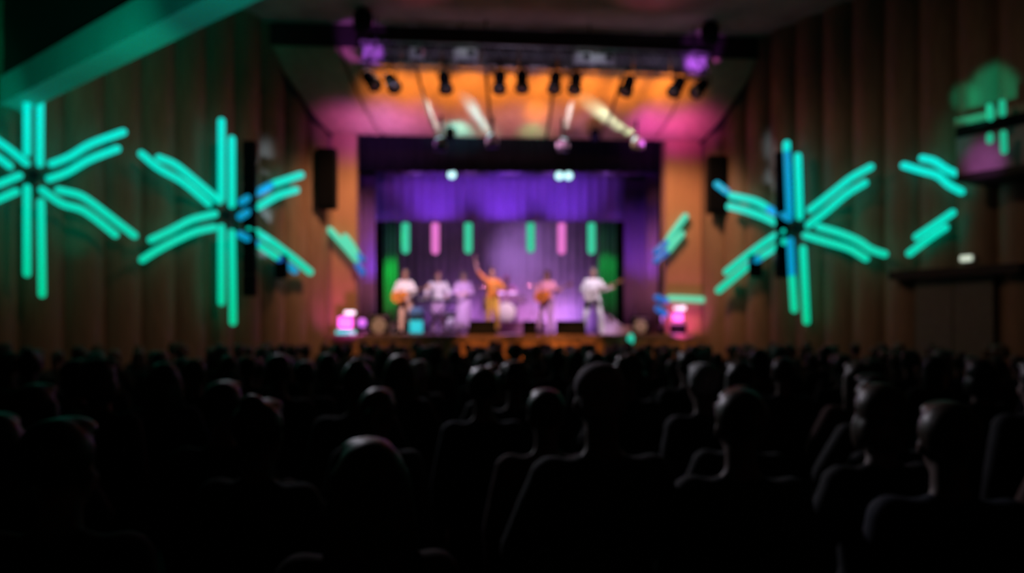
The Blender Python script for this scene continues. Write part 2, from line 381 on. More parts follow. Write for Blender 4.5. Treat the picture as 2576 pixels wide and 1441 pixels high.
# drapes
def drape(name, px0, px1, y0, y1, d, m, folds, amp=0.06, parent=None):
    n = folds*8; bm = bmesh.new(); cols = []; bcols = []
    for i in range(n+1):
        px = px0+(px1-px0)*i/n; o = amp*math.sin(2*PI*i/8)+amp*0.4*math.sin(i*0.37)
        t = WS(px, y0, d); b = WS(px, y1, d); x = t.x
        cols.append([bm.verts.new((x, t.y+o*(0.6+0.4*k/4), t.z+(b.z-t.z)*k/4)) for k in range(5)])
        bcols.append([bm.verts.new((x, t.y+o*(0.6+0.4*k/4)+.02, t.z+(b.z-t.z)*k/4)) for k in range(5)])
    for c0, c1 in zip(cols, cols[1:]):
        for k in range(4): bm.faces.new((c0[k], c0[k+1], c1[k+1], c1[k]))
    for c0, c1 in zip(bcols, bcols[1:]):
        for k in range(4): bm.faces.new((c0[k], c1[k], c1[k+1], c0[k+1]))
    for k in range(4):
        bm.faces.new((cols[0][k], bcols[0][k], bcols[0][k+1], cols[0][k+1])); bm.faces.new((cols[-1][k], cols[-1][k+1], bcols[-1][k+1], bcols[-1][k]))
    for k in (0, 4):
        for i in range(n):
            q = (cols[i][k], cols[i+1][k], bcols[i+1][k], bcols[i][k]); bm.faces.new(q if k == 0 else q[::-1])
    return mesh_obj(name, bm, m, parent, smooth=True)
def stz_py(d): return HY+(EYE-STZ)*F/d
tag(drape('stage_valance', 880, 1700, 300, 431, 20.9, M['black'], 30, 0.05), 'black gathered valance across the top of the stage opening', 'curtain')
tag(drape('stage_border', 945, 1612, 425, 556, 22.4, M['border'], 26, 0.05), 'violet lit border curtain hanging above the row of coloured tubes', 'curtain')
tag(drape('stage_leg_curtain', 900, 944, 425, stz_py(21.5), 21.5, M['purple'], 3, 0.06), 'narrow blue-violet side curtain just inside the left stage pillar', 'curtain')
tag(drape('stage_leg_curtain', 1570, 1628, 445, stz_py(22.0), 22.0, M['purple'], 4, 0.06), 'dim violet side curtain behind the bright strip at stage right edge', 'curtain')
tag(drape('stage_leg_curtain', 1628, 1656, 440, stz_py(21.3), 21.3, M['purple'], 2, 0.05), 'bright violet curtain strip beside the right stage pillar', 'curtain')
tag(drape('stage_leg_curtain', 930, 966, 440, stz_py(23.4), 23.4, M['black'], 3, 0.06), 'dark curtain between the violet curtain and the green curtain on the left', 'curtain')
tag(drape('stage_leg_curtain', 955, 1000, 545, stz_py(24.4), 24.4, M['greendrape'], 4, 0.07), 'bright green lit curtain at the left of the stage', 'curtain')
tag(drape('stage_leg_curtain', 1505, 1552, 545, stz_py(24.4), 24.4, M['greendrape'], 4, 0.07), 'dim green lit curtain behind the guitarist on the right', 'curtain')
tag(drape('stage_leg_curtain', 1550, 1600, 545, stz_py(24.2), 24.2, M['black'], 4, 0.06), 'dark curtain between the green curtain and the right violet curtain', 'curtain')
tag(drape('stage_backdrop', 930, 1640, 430, stz_py(26.2), 26.2, M['backdrop'], 34, 0.04), 'lavender lit backdrop across the rear of the stage', 'backdrop')

# thin haze hanging over the rear of the stage
hm = bpy.data.materials.new('stage haze'); hm.use_nodes = True; hn = hm.node_tree.nodes; hn.clear()
ho = hn.new('ShaderNodeOutputMaterial'); hv = hn.new('ShaderNodeVolumeScatter'); hv.inputs['Density'].default_value = 0.12; hv.inputs['Anisotropy'].default_value = 0.3
hm.node_tree.links.new(hv.outputs[0], ho.inputs['Volume'])
bm = bmesh.new(); ellipsoid(bm, (0.42, 25.45, STZ+1.62), (2.1, .55, 1.6), 32); tag(mesh_obj('haze', bm, hm), 'cloud of thin lavender haze before the backdrop above the drums', 'haze', None, 'stuff')

# batten with two lamps under the valance
def pipe(name, p0, p1, r, m, parent=None, seg=12):
    bm = bmesh.new(); tube(bm, [p0, p1], r, seg, caps='flat'); return mesh_obj(name, bm, m, parent, True)
bt = empty('lighting_batten', WS(1283, 434, 21.6), 0, 'thin violet-lit pipe batten spanning below the black valance', 'batten')
def childw(o, parent):                                            # keep world placement under a parent that is only translated/rotated
    bpy.context.view_layer.update(); o.matrix_parent_inverse = parent.matrix_world.inverted(); return o
childw(pipe('pipe', WS(915, 434, 21.6), WS(1650, 436, 21.6), 0.045, M['border'], bt), bt)
for px in (950, 1283, 1610): childw(pipe('hanger_rod', WS(px, 434, 21.6), (WS(px, 434, 21.6).x, sk(px, 21.6), 10), 0.012, M['metal'], bt), bt)
def small_lamp(px, py, d, label, lensm='lenscyan'):
    p = WS(px, py, d); e = empty('batten_lamp', p, 0, label, 'stage light')
    bm = bmesh.new(); lathe(bm, [(0.05, -.14), (0.1, -.12), (0.12, 0.0), (0.13, 0.05)], Matrix.Rotation(PI/2, 4, 'X')); childw_l(mesh_obj('housing', bm, M['metal'], e, True))
    bm = bmesh.new(); lathe(bm, [(0.115, 0.045), (0.1, 0.07), (0.03, 0.08)], Matrix.Rotation(PI/2, 4, 'X')); mesh_obj('lens', bm, M[lensm], e, True)
    bm = bmesh.new(); tube(bm, [(-.14, 0, 0), (-.14, 0, .1), (0, 0, .15), (.14, 0, .1), (.14, 0, 0)], .012, 8); mesh_obj('yoke', bm, M['metal'], e)
    return e
def childw_l(o): return o
small_lamp(1137, 440, 21.4, 'small cyan-white lamp glowing on the left part of the batten')
small_lamp(1407, 443, 21.4, 'left one of two adjoining pale lamps on the batten')
small_lamp(1430, 443, 21.4, 'right one of two adjoining pale lamps on the batten')

# hanging glowing tubes over the stage
bt2 = empty('tube_batten', WS(1253, 548, 23.6), 0, 'dark pipe from which the six coloured tubes hang, half hidden by the violet border', 'batten')
childw(pipe('pipe', WS(985, 545, 23.6), WS(1525, 546, 23.6), 0.03, M['metal'], bt2), bt2)
for px in (1000, 1253, 1510): childw(pipe('hanger_rod', WS(px, 545, 23.6), (WS(px, 545, 23.6).x, sk(px, 23.6), 10), 0.012, M['metal'], bt2), bt2)
NAMES = {1020: 'green glowing tube, nearest the green curtain at stage left', 1095: 'pink glowing tube between two green ones on the left half', 1178: 'green glowing tube just right of the left pink tube',
         1335: 'green glowing tube just left of the right pink tube', 1413: 'pink glowing tube between two green ones on the right half', 1488: 'green glowing tube, rightmost, above the guitarist in white'}
for px, y1 in ((1020, 636), (1095, 638), (1178, 636), (1335, 634), (1413, 638), (1488, 638)):
    m = M['pinktube'] if px in (1095, 1413) else M['greentube']
    e = empty('hanging_tube_light', WS(px, 600, 23.6), 0, NAMES[px], 'light', 'coloured tubes hanging over the stage')
    bm = bmesh.new(); tube(bm, [WS(px, 566, 23.6), WS(px, y1-8, 23.6)], 0.115, 16); childw(mesh_obj('light_tube', bm, m, e, True), e)
    bm = bmesh.new(); tube(bm, [WS(px, 545, 23.6), WS(px, 561, 23.6)], 0.02, 8); childw(mesh_obj('hanger', bm, M['metal'], e), e)
    bm = bmesh.new(); tube(bm, [WS(px, 556, 23.6), WS(px, 562, 23.6)], 0.1, 16); childw(mesh_obj('end_cap', bm, M['metal'], e), e)

# ---------------------------------------------------------------- lighting truss in front of the hood
TL = WS(905, 0, 17.3); TR = WS(1785, 0, 17.3); TZ0 = 7.50; TZ1 = 7.94
tr = empty('lighting_truss', (0.4, 17.3, TZ0), 0, 'long grey lighting truss hanging in front of the orange hood, ends lit violet', 'truss')
def tp(u, z, back=0.0): return Vector((TL.x+(TR.x-TL.x)*u, TL.y+(TR.y-TL.y)*u+back, z))
for z, b in ((TZ0, 0), (TZ1, 0), (TZ0, .42), (TZ1, .42)): childw(pipe('chord', tp(0, z, b), tp(1, z, b), 0.028, M['silver'], tr), tr)
bm = bmesh.new(); n = 36
for i in range(n):
    z0, z1 = (TZ0, TZ1) if i % 2 else (TZ1, TZ0)
    for b in (0, .42): tube(bm, [tp(i/n, z0, b), tp((i+1)/n, z1, b)], 0.013, 6, caps='flat')
    tube(bm, [tp(i/n, TZ0, 0 if i % 2 else .42), tp((i+1)/n, TZ0, .42 if i % 2 else 0)], 0.013, 6, caps='flat')
childw(mesh_obj('lattice', bm, M['silver'], tr), tr)
bm = bmesh.new()
for i in range(9): 
    c = tp((i+.5)/9, (TZ0+TZ1)/2, .2); box(bm, c, ((TR.x-TL.x)/9-.04, .03, TZ1-TZ0-.06), math.atan2(TR.y-TL.y, TR.x-TL.x))
childw(mesh_obj('backing_panel', bm, M['grey'], tr), tr)
for u in (0.04, 0.35, 0.65, 0.96): childw(pipe('suspension_rod', tp(u, TZ1, .2), tp(u, CEIL-.03, .2), 0.02, M['metal'], tr), tr)
for u, s in ((0.01, 'left'), (1.0, 'right')):
    e = empty('chain_hoist', tp(u, CEIL, -.05), 0, f'black hoist on the ceiling above the {s} end of the lighting truss', 'hoist', 'hoists above the truss')
    bm = bmesh.new(); lathe(bm, [(0.05, -.5), (.16, -.45), (.2, -.3), (.2, -.1), (.1, 0)], seg=24); mesh_obj('motor', bm, M['speaker'], e, True)
    bm = bmesh.new(); tube(bm, [(0, 0, -.45), (0, 0, TZ1-CEIL+.02)], .012, 8); mesh_obj('chain', bm, M['metal'], e)
# pale units sitting in the truss
for px, wd, h, lab in ((1045, 0.30, 0.24, 'small pale unit in the truss near its left end'), (1165, 0.52, 0.26, 'pale boxy unit in the truss left of centre'), (1455, 0.42, 0.26, 'pale unit in the truss right of centre, left one of a touching pair'), (1508, 0.52, 0.24, 'pale unit in the truss right of centre, right one of a touching pair')):
    u = (px-905)/880; p = tp(u, TZ0+.03, -.12)
    e = empty('projector', p, 0, lab, 'projector', 'pale units in the truss')
    bm = bmesh.new(); box(bm, (0, 0, h/2), (wd, .22, h), bevel=.03); mesh_obj('casing', bm, M['pale'], e)
    bm = bmesh.new(); lathe(bm, [(.06, 0), (.07, .05), (.05, .06)], Matrix.Translation((wd*.2, -.1, h*.55)) @ Matrix.Rotation(PI/2, 4, 'X')); mesh_obj('lens_barrel', bm, M['metal'], e, True)
    bm = bmesh.new(); box(bm, (0, .02, -.02), (wd*.7, .16, .04)); mesh_obj('mount', bm, M['metal'], e)
spot('truss_white', tp((1165-905)/880, 8.25, -1.0), tp((1165-905)/880, 7.7, 0), 7, (.9, .95, 1), 40, 1)
spot('truss_white', tp((1480-905)/880, 8.25, -1.0), tp((1480-905)/880, 7.7, 0), 8, (.85, .95, 1), 55, 1)
spot('truss_white', tp((1045-905)/880, 8.25, -.8), tp((1045-905)/880, 7.7, 0), 3, (.85, .95, 1), 30, 1)
# ten stage lanterns below it
LANT = [((925, 193), (946, 219), 'outermost on the left, tilted to the right'), ((980, 198), (994, 223), 'second from the left end, paired with the outermost'), ((1117, 192), (1124, 232), 'standing alone left of centre'),
        ((1258, 190), (1256, 232), 'left one of the two central lanterns'), ((1313, 188), (1313, 230), 'right one of the two central lanterns'), ((1398, 192), (1393, 230), 'left one of the pair right of centre'),
        ((1450, 194), (1443, 232), 'right one of the pair right of centre'), ((1584, 203), (1572, 236), 'alone between the right-hand pairs'), ((1710, 206), (1690, 238), 'inner one of the pair at the right end'), ((1770, 212), (1746, 238), 'outermost on the right, tilted to the left')]
for (ax, ay), (bx, by), lab in LANT:
    dd = 17.1; p0 = WS(ax, ay, dd); p1 = WS(bx, by, dd)-Vector((0, .14, 0)); top = Vector((p0.x, TL.y+(ax-905)/880*(TR.y-TL.y), TZ0))
    e = empty('stage_lantern', top, 0, 'black stage lantern hanging from the truss, '+lab, 'stage light', 'stage lanterns hanging from the truss')
    q0 = p0-top; q1 = p1-top; ax_ = (q1-q0).normalized()
    rot = ax_.to_track_quat('Z', 'Y').to_matrix().to_4x4()
    L_ = (q1-q0).length
    bm = bmesh.new(); lathe(bm, [(.06, -.10), (.10, -.07), (.125, .0), (.125, .12), (.085, .17), (.085, L_*.62)], Matrix.Translation(q0) @ rot); mesh_obj('body', bm, M['speaker'], e, True)
    bm = bmesh.new(); lathe(bm, [(.085, 0), (.15, .05), (.155, .17), (.14, .17), (.08, .01)], Matrix.Translation(q0+ax_*(L_*.58)) @ rot); mesh_obj('hood', bm, M['metal'], e, True)
    bm = bmesh.new(); lathe(bm, [(.118, .0), (.11, .02), (.02, .03)], Matrix.Translation(q0+ax_*(L_*.58+.12)) @ rot); mesh_obj('lens', bm, M['silver'], e, True)
    bm = bmesh.new(); tube(bm, [q0+Vector((-.15, 0, .0)), q0+Vector((-.15, 0, .16)), q0+Vector((0, 0, .2)), q0+Vector((.15, 0, .16)), q0+Vector((.15, 0, 0))], .014, 8); tube(bm, [q0+Vector((0, 0, .2)), (0, 0, .02)], .016, 8); mesh_obj('yoke', bm, M['speaker'], e)
    bm = bmesh.new(); box(bm, (0, 0, 0), (.07, .09, .09), bevel=.01); mesh_obj('clamp', bm, M['speaker'], e)

# moving heads on the proscenium edge that throw the white streaks up the hood
def moving_head(px, py, d, aim, label):
    p = WS(px, py, d)
    e = empty('moving_head_light', p, 0, label, 'stage light', 'moving heads at the top edge of the stage opening')
    dv = (Vector(aim)-p).normalized(); rot = dv.to_track_quat('Z', 'Y').to_matrix().to_4x4()
    bm = bmesh.new(); box(bm, (0, 0, -.16), (.30, .2, .09), bevel=.02); mesh_obj('base', bm, M['metal'], e)
    bm = bmesh.new(); lathe(bm, [(.05, -.13), (.1, -.1), (.12, 0), (.1, .1)], rot); mesh_obj('head', bm, M['grey'], e, True)
    bm = bmesh.new(); lathe(bm, [(.09, .09), (.08, .115), (.02, .12)], rot); mesh_obj('lens', bm, M['lenscyan'], e, True)
    bm = bmesh.new(); tube(bm, [(-.13, 0, 0), (-.13, 0, -.12)], .025, 8); tube(bm, [(.13, 0, 0), (.13, 0, -.12)], .025, 8); mesh_obj('yoke', bm, M['pale'], e)
    bm = bmesh.new(); tube(bm, [(0, 0.0, -.16), (0, .16, -.12), (0, .16, .75)], .03, 8); mesh_obj('bracket', bm, M['metal'], e)
    return p, dv
for (sx, sy), (tx, ty), wd, bow, pw, col, lab in (
        ((1108, 358), (1072, 250), 16, -4, 190, (.45, .85, 1), 'pale moving head throwing a thin white streak, leftmost below the hood'),
        ((1238, 350), (1182, 250), 30, -8, 130, (.2, .75, 1), 'pale moving head throwing the broad cyan-white streak'),
        ((1416, 360), (1438, 252), 15, 2, 190, (.45, .75, 1), 'pale moving head throwing a thin white streak right of centre'),
        ((1604, 356), (1495, 258), 34, -20, 140, (.5, .95, .8), 'pale moving head throwing the broad curved yellow-white streak')):
    q = WS(sx, sy, 19.15); P, dv = moving_head(sx, sy, 19.15, hood_pt(tx, ty+10), lab)
    for k in range(6):
        u = (k+.8)/6.8; bend = bow*4*u*(1-u); t_ = hood_pt(sx+(tx-sx)*u+bend, 340+(ty-340)*u); g = t_-P; src = P+g.normalized()*.19; r = (t_-src).length
        spot('streak_spot', src, t_, pw*r*r*(1.0-.35*u), col, math.degrees(2*math.atan(wd*.0048*(.75+.5*u)/r)), 0.6, 0.01)
for px, c, pw in ((1150, (.12, .85, 1), 60), (1230, (.5, .9, 1), 30), (1340, (.05, 1, .5), 14)):
    spot('edge_spot', WS(px, 362, 19.2), WS(px, 335, 19.7), pw, c, 80, 0.9)
def para_can(px, py, d, label):
    e = empty('hanging_par_light', WS(px, py, d), 0, label, 'stage light', 'dark cans at the top edge of the stage opening')
    bm = bmesh.new(); lathe(bm, [(.06, .2), (.11, .16), (.12, -.06), (.1, -.08)]); mesh_obj('can', bm, M['speaker'], e, True)
    bm = bmesh.new(); tube(bm, [(-.15, 0, .02), (-.15, 0, .2), (0, 0, .26), (.15, 0, .2), (.15, 0, .02)], .012, 8); tube(bm, [(0, 0, .26), (0, .35, .5)], .015, 8); mesh_obj('yoke', bm, M['metal'], e)
para_can(1132, 342, 19.1, 'dark lamp can between the two left white streaks'); para_can(1497, 345, 19.1, 'dark lamp can under the broad curved streak')

# ---------------------------------------------------------------- loudspeakers
def cabinet(name, px0, px1, y0, y1, d, depth, label, group=None, segs=1, rz=0, anchor=None):
    c = W((px0+px1)/2, (y0+y1)/2, d); wd = (px1-px0)*d/F; h = (y1-y0)*d/F
    e = empty(name, c-Vector((0, 0, h/2)), rz, label, 'loudspeaker', group)
    if segs == 1:
        bm = bmesh.new(); box(bm, (0, depth/2, h/2), (wd, depth, h), bevel=.02); mesh_obj('cabinet', bm, M['speaker'], e)
        bm = bmesh.new(); box(bm, (0, -.01, h/2), (wd*.9, .03, h*.94), bevel=.008); mesh_obj('grille', bm, M['grille'], e)
    else:
        for i in range(segs):
            hh = h/segs; bm = bmesh.new(); box(bm, (0, depth/2, hh*(i+.5)), (wd, depth, hh*.97), bevel=.012); b = mesh_obj('cabinet', bm, M['speaker'], e)
            bm = bmesh.new(); box(bm, (0, -.01, hh*(i+.5)), (wd*.9, .02, hh*.85), bevel=.006); mesh_obj('grille', bm, M['grille'], b)
    bm = bmesh.new()
    for z in (h*.2, h*.8):
        q = Vector(anchor)-c if anchor is not None else Vector((0, depth+.3, 0))
        tube(bm, [(0, depth*.8, z), (q.x, q.y, z)], .025, 8)
    mesh_obj('wall_bracket', bm, M['metal'], e)
    return e
def wall_pt(px, side): d = on_wall(px, side); return W(px, 820, d)
cabinet('loudspeaker', 796, 843, 371, 524, 18.9, .3, 'tall black loudspeaker hung beside the left stage pillar', 'speakers beside the stage', anchor=(-4.42, 19.45, 0))
cabinet('loudspeaker', 1783, 1829, 390, 534, 19.4, .35, 'tall black loudspeaker hung beside the right stage pillar', 'speakers beside the stage', anchor=(4.97, 20.0, 0))
cabinet('column_speaker', 609, 640, 352, 745, on_wall(609, -1)-.48, .2, 'very tall slim black speaker column behind the left projected snowflake', 'slim speaker columns', 7, anchor=wall_pt(615, -1)+Vector((0, .05, 0)))
cabinet('column_speaker', 1956, 1986, 380, 698, on_wall(1986, 1)-.48, .2, 'very tall slim black speaker column behind the right projected snowflake', 'slim speaker columns', 6, anchor=wall_pt(1980, 1)+Vector((0, .05, 0)))
cabinet('wall_speaker', 690, 720, 640, 700, on_wall(690, -1)-.46, .18, 'small black box on the left wall under the projected snowflake arm', 'small wall speakers', anchor=wall_pt(700, -1))
cabinet('wall_speaker', 1888, 1918, 640, 696, on_wall(1918, 1)-.46, .18, 'small black box on the right wall under the projected snowflake arm', 'small wall speakers', anchor=wall_pt(1905, 1))

# ---------------------------------------------------------------- projected snowflake light, built as glowing tube shapes
def snowflake(side, centre, arms, label, dfun, added_hub=True, mt=None, rpx=9.0, yr=(300, 820)):
    cx, cy = centre; d0 = dfun(cx); o = empty('projected_snowflake', W(cx, cy, d0), 0, label, 'light', 'teal projected snowflakes')
    base = mt or star_mat(yr[0], yr[1], d0)
    for arm in arms:
        pts = arm[0]; m = arm[1] if len(arm) > 1 else base
        if isinstance(m, str): m = M[m]
        P = [W(x, y, dfun(x)) for x, y in pts]
        # resample softly
        Q = []
        for i in range(len(P)-1):
            for k in range(4): Q.append(P[i].lerp(P[i+1], k/4))
        Q.append(P[-1])
        for _ in range(2):
            Q = [Q[0]]+[(Q[i-1]+Q[i]*2+Q[i+1])/4 for i in range(1, len(Q)-1)]+[Q[-1]]
        bm = bmesh.new(); tube(bm, Q, [rpx*q.y/F for q in Q], 14); t = childw(mesh_obj('light_tube', bm, m, o, True), o)  # each tube shape stands in for a projected stroke of light
        if m is M['tealblue'] or m is M['deepblue']: t['label'] = 'blue stretch of projected light'
    if not added_hub:
        q = arms[0][0][1]; p = W(q[0], q[1], dfun(q[0])); bm = bmesh.new(); tube(bm, [p, p+(Vector((.35, .62, 0)) if cx > 2300 else -Vector((pn.x, pn.y, 0))*.2)], .03, 8); childw(mesh_obj('added_mount', bm, M['metal'], o), o)
    if added_hub:
        bm = bmesh.new(); r = 13*d0/F; lathe(bm, [(r*.6, -.04), (r, -.03), (r, .03), (r*.6, .04)], Matrix.Rotation(PI/2, 4, 'X')); mesh_obj('added_hub', bm, M['metal'], o, True)  # hub, spokes and mount are added to carry the tube shapes
        rr = 30*d0/F; bm = bmesh.new()
        for k in range(6):
            a = k*PI/3+PI/6; tube(bm, [(0, .02, 0), (rr*math.cos(a), .03, rr*math.sin(a))], .02, 6)
        mesh_obj('added_spoke', bm, M['metal'], o)
        wdir = 0.95
        bm = bmesh.new(); tube(bm, [(0, .03, 0), (side*0.3, .52, 0)], .03, 8); mesh_obj('added_mount', bm, M['metal'], o)
    return o
def dl(px): return on_wall(max(px, -120), -1)-0.62
def dr(px): return on_wall(px, 1)-0.62
snowflake(-1, (85, 440), [
    ([(68, 240), (68, 385)],), ([(101, 230), (100, 412)],), ([(68, 472), (68, 688)],), ([(103, 508), (106, 740)],),
    ([(130, 412), (175, 395), (225, 362), (310, 332)],), ([(124, 450), (170, 434), (220, 402), (295, 374)],),
    ([(148, 478), (205, 490), (258, 530), (338, 592)],), ([(106, 478), (155, 514), (205, 525), (245, 553), (290, 590)],),
    ([(66, 410), (30, 380), (0, 358), (-60, 318)],), ([(24, 418), (0, 398), (-50, 370)],),
    ([(48, 442), (0, 462), (-60, 486)],), ([(40, 482), (0, 500), (-60, 526)],)],
    'large teal projected snowflake on the left wall, cut by the left edge of the photo', dl, yr=(230, 740))
snowflake(-1, (568, 541), [
    ([(557, 305), (557, 500)],), ([(583, 350), (583, 515)],), ([(557, 572), (557, 760)],), ([(583, 585), (586, 810)],),
    ([(400, 397), (440, 412), (480, 445), (552, 505)],), ([(356, 387), (400, 425), (460, 455), (525, 512)],),
    ([(540, 538), (480, 552), (430, 580), (380, 603)],), ([(538, 572), (490, 582), (430, 610), (385, 635), (358, 653)],),
    ([(608, 508), (650, 482), (680, 466)], 'tealblue'), ([(690, 462), (757, 440)],),
    ([(604, 545), (635, 527)], 'tealblue'), ([(648, 521), (700, 490), (745, 478)],),
    ([(628, 572), (680, 605), (740, 650), (780, 684)],), ([(604, 590), (645, 612)], 'tealblue'), ([(652, 616), (695, 645)],), ([(702, 650), (718, 662)], 'deepblue'), ([(724, 667), (742, 681)], 'tealblue')],
    'large teal projected snowflake in front of the slim speaker column on the left wall', dl, yr=(300, 810))
snowflake(1, (2003, 572), [
    ([(1979, 362), (1979, 378)],), ([(1980, 385), (1986, 540)], 'tealblue'), ([(2007, 393), (2012, 545)],),
    ([(1988, 605), (1992, 690)], 'tealblue'), ([(1993, 698), (1998, 778)],), ([(2020, 625), (2029, 808)],),
    ([(1840, 492), (1900, 505), (1930, 522)],), ([(1935, 525), (1985, 549)], 'tealblue'), ([(1835, 519), (1880, 530), (1920, 545), (1952, 560)],), ([(1804, 464), (1828, 482)], 'tealblue'),
    ([(1968, 582), (1920, 612), (1870, 650), (1828, 684)],), ([(1972, 608), (1920, 642)],), ([(1912, 648), (1890, 662)], 'tealblue'), ([(1882, 668), (1808, 730)],),
    ([(2038, 528), (2100, 480), (2140, 447), (2190, 420)],), ([(2034, 566), (2080, 530), (2130, 486), (2175, 460)],),
    ([(2060, 571), (2110, 585), (2160, 605), (2190, 628), (2225, 639)],), ([(2026, 592), (2080, 608), (2140, 625), (2178, 650)],)],
    'large teal projected snowflake in front of the slim speaker column on the right wall', dr, yr=(360, 810))
def dr2(px): return on_wall(min(px, 2450), 1)-0.36 if px < 2450 else on_wall(2450, 1)-.36
snowflake(1, (2470, 490), [
    ([(2320, 398), (2350, 404), (2385, 430), (2432, 444)],), ([(2274, 416), (2320, 430), (2360, 440), (2385, 465), (2418, 482)],),
    ([(2396, 535), (2360, 560), (2306, 596)],), ([(2378, 572), (2340, 597), (2288, 637)],)],
    'broken teal projected snowflake of four arms below the side balcony on the right', dr2, added_hub=False, yr=(380, 800))
def dpl(px): return isect(Vector((0, 0)), Vector(((px-CX)/F, 1)), PL+pn*.11, pu).y
snowflake(-1, (890, 640), [
    ([(830, 578), (862, 612), (896, 652)], 'tealpale'), ([(868, 595), (884, 615), (899, 640)], 'tealpale'), ([(900, 640), (912, 652)], 'deepblue'), ([(900, 668), (912, 686)], 'deepblue')],
    'short pair of teal projected strokes slanting across the left stage pillar', dpl, added_hub=False, rpx=8)
snowflake(1, (1680, 640), [
    ([(1724, 544), (1700, 575), (1680, 604)], 'tealpale'), ([(1715, 588), (1700, 605), (1682, 628)], 'tealpale'), ([(1676, 610), (1650, 634)], 'deepblue'), ([(1676, 634), (1650, 656)], 'deepblue')],
    'short pair of teal projected strokes slanting across the right stage pillar', dpl, added_hub=False, rpx=8)
snowflake(1, (1700, 752), [
    ([(1684, 750), (1720, 751), (1768, 754)], 'tealpale'), ([(1652, 748), (1676, 756)], 'deepblue'), ([(1654, 776), (1674, 790)], 'deepblue')],
    'level pale green projected stroke low on the right stage pillar', dpl, added_hub=False, rpx=8)

# ---------------------------------------------------------------- dark bulkhead with its teal-lit edge, top left
a = Vector((-8.75, 13.1)); dirv = Vector((5.2, -4.4)).normalized(); b = a+dirv*10.6; nb = Vector((dirv.y, -dirv.x))
bm = bmesh.new(); prism(bm, [tuple(a), tuple(b), tuple(b-nb*.3), tuple(a-nb*.3)], 5.72, CEIL)
tag(mesh_obj('wall_bulkhead', bm, M['trim']), kind='structure')
bm = bmesh.new(); prism(bm, [tuple(a+nb*.05), tuple(b+nb*.05), tuple(b-nb*.35), tuple(a-nb*.35)], 5.30, 5.72)
tag(mesh_obj('trim_bulkhead_edge', bm, M['beam']), kind='structure')
q = W(180, 148, 11.35)
e = empty('edge_spotlight', q, 0, 'small dark round fitting on the teal-lit band at top left', 'light fitting')
mv = Matrix.Rotation(math.atan2(dirv.y, dirv.x), 4, 'Z') @ Matrix.Rotation(PI/2, 4, 'X')
bm = bmesh.new(); lathe(bm, [(.07, -.05), (.08, .03), (.06, .05)], mv); mesh_obj('rim', bm, M['metal'], e, True)
bm = bmesh.new(); lathe(bm, [(.055, .0), (.05, .045), (.01, .046)], mv); mesh_obj('lens', bm, M['speaker'], e, True)

# ---------------------------------------------------------------- side balcony, doors and emergency lamp on the right
def rwp(px, off=0.0):
    d = on_wall(px, 1); p = Vector(((px-CX)*d/F, d)); u = (RW-PR).normalized(); n = Vector((u.y, -u.x));
    if n.x > 0: n = -n
    return p+n*off
ru = (RW-PR).normalized(); rn = Vector((ru.y, -ru.x)); rn = -rn if rn.x > 0 else rn
p0 = rwp(2492); p1 = p0+ru*4.2
e = empty('side_balcony', (p0.x, p0.y, 4.3), 0, 'side balcony with brown rail and violet-lit parapet on the right wall', 'balcony')
def rbox(bm, s0, s1, o0, o1, z0, z1):
    prism(bm, [tuple(p0+ru*s0+rn*o0), tuple(p0+ru*s1+rn*o0), tuple(p0+ru*s1+rn*o1), tuple(p0+ru*s0+rn*o1)], z0, z1)
bm = bmesh.new(); rbox(bm, 0, 4.2, -.1, 1.0, 4.30, 4.42); childw(mesh_obj('slab', bm, M['trim'], e), e)
bm = bmesh.new(); rbox(bm, 0, 4.2, .92, 1.0, 4.42, 5.05); rbox(bm, 0, .08, 0.05, .92, 4.42, 5.05); childw(mesh_obj('parapet', bm, M['parapet'], e), e)
bm = bmesh.new(); rbox(bm, 0, 4.2, .90, 1.02, 5.05, 5.24); rbox(bm, 0, .1, 0.05, .9, 5.05, 5.24); childw(mesh_obj('gap_band', bm, M['speaker'], e), e)
bm = bmesh.new(); rbox(bm, -.02, 4.2, .88, 1.04, 5.24, 5.38); rbox(bm, -.02, .14, 0.05, .88, 5.24, 5.38); childw(mesh_obj('rail', bm, M['brown'], e), e)
# projected teal light across the balcony, built as glowing stubs
def dbal(px): return p0.y-1.25
for pts, lab in (([(2490, 268), (2492, 296)], 'upper left projected teal stroke over the balcony rail'), ([(2521, 258), (2522, 285)], 'upper right projected teal stroke over the balcony rail'), ([(2490, 342), (2490, 354)], 'lower left projected teal stroke on the balcony parapet'), ([(2524, 336), (2526, 380)], 'lower right projected teal stroke on the balcony parapet')):
    P = [W(x, y, 12.55) for x, y in pts]
    bm = bmesh.new(); tube(bm, P, 8*12.55/F, 12); o = mesh_obj('projected_stroke', bm, M['tealdim'], None, True); tag(o, lab, 'light', 'projected teal strokes on the side balcony')
# doors
dd0, dd1 = rwp(2310, .17), rwp(2520, .17)
bm = bmesh.new(); ang = math.atan2(ru.y, ru.x)
def wbox(bm, pxa, pxb, z0, z1, o0, o1):
    a = rwp(pxa); b = rwp(pxb); prism(bm, [tuple(a+rn*o0), tuple(b+rn*o0), tuple(b+rn*o1), tuple(a+rn*o1)], z0, z1)
wbox(bm, 2270, 2600, 2.74, 2.90, 0, .42); tag(mesh_obj('trim_door_lintel', bm, M['trim']), kind='structure')
bm = bmesh.new(); wbox(bm, 2318, 2412, -.3, 2.72, .02, .2); d1 = tag(mesh_obj('door_1', bm, M['door']), kind='structure')
bm = bmesh.new(); wbox(bm, 2415, 2515, -.3, 2.72, .02, .2); d2 = tag(mesh_obj('door_2', bm, M['door']), kind='structure')
for px, par in ((2405, d1), (2423, d2)):
    q = rwp(px, .24); bm = bmesh.new(); tube(bm, [(q.x, q.y, .75), (q.x, q.y, 1.15)], .018, 8); mesh_obj('door_handle', bm, M['metal'], par)
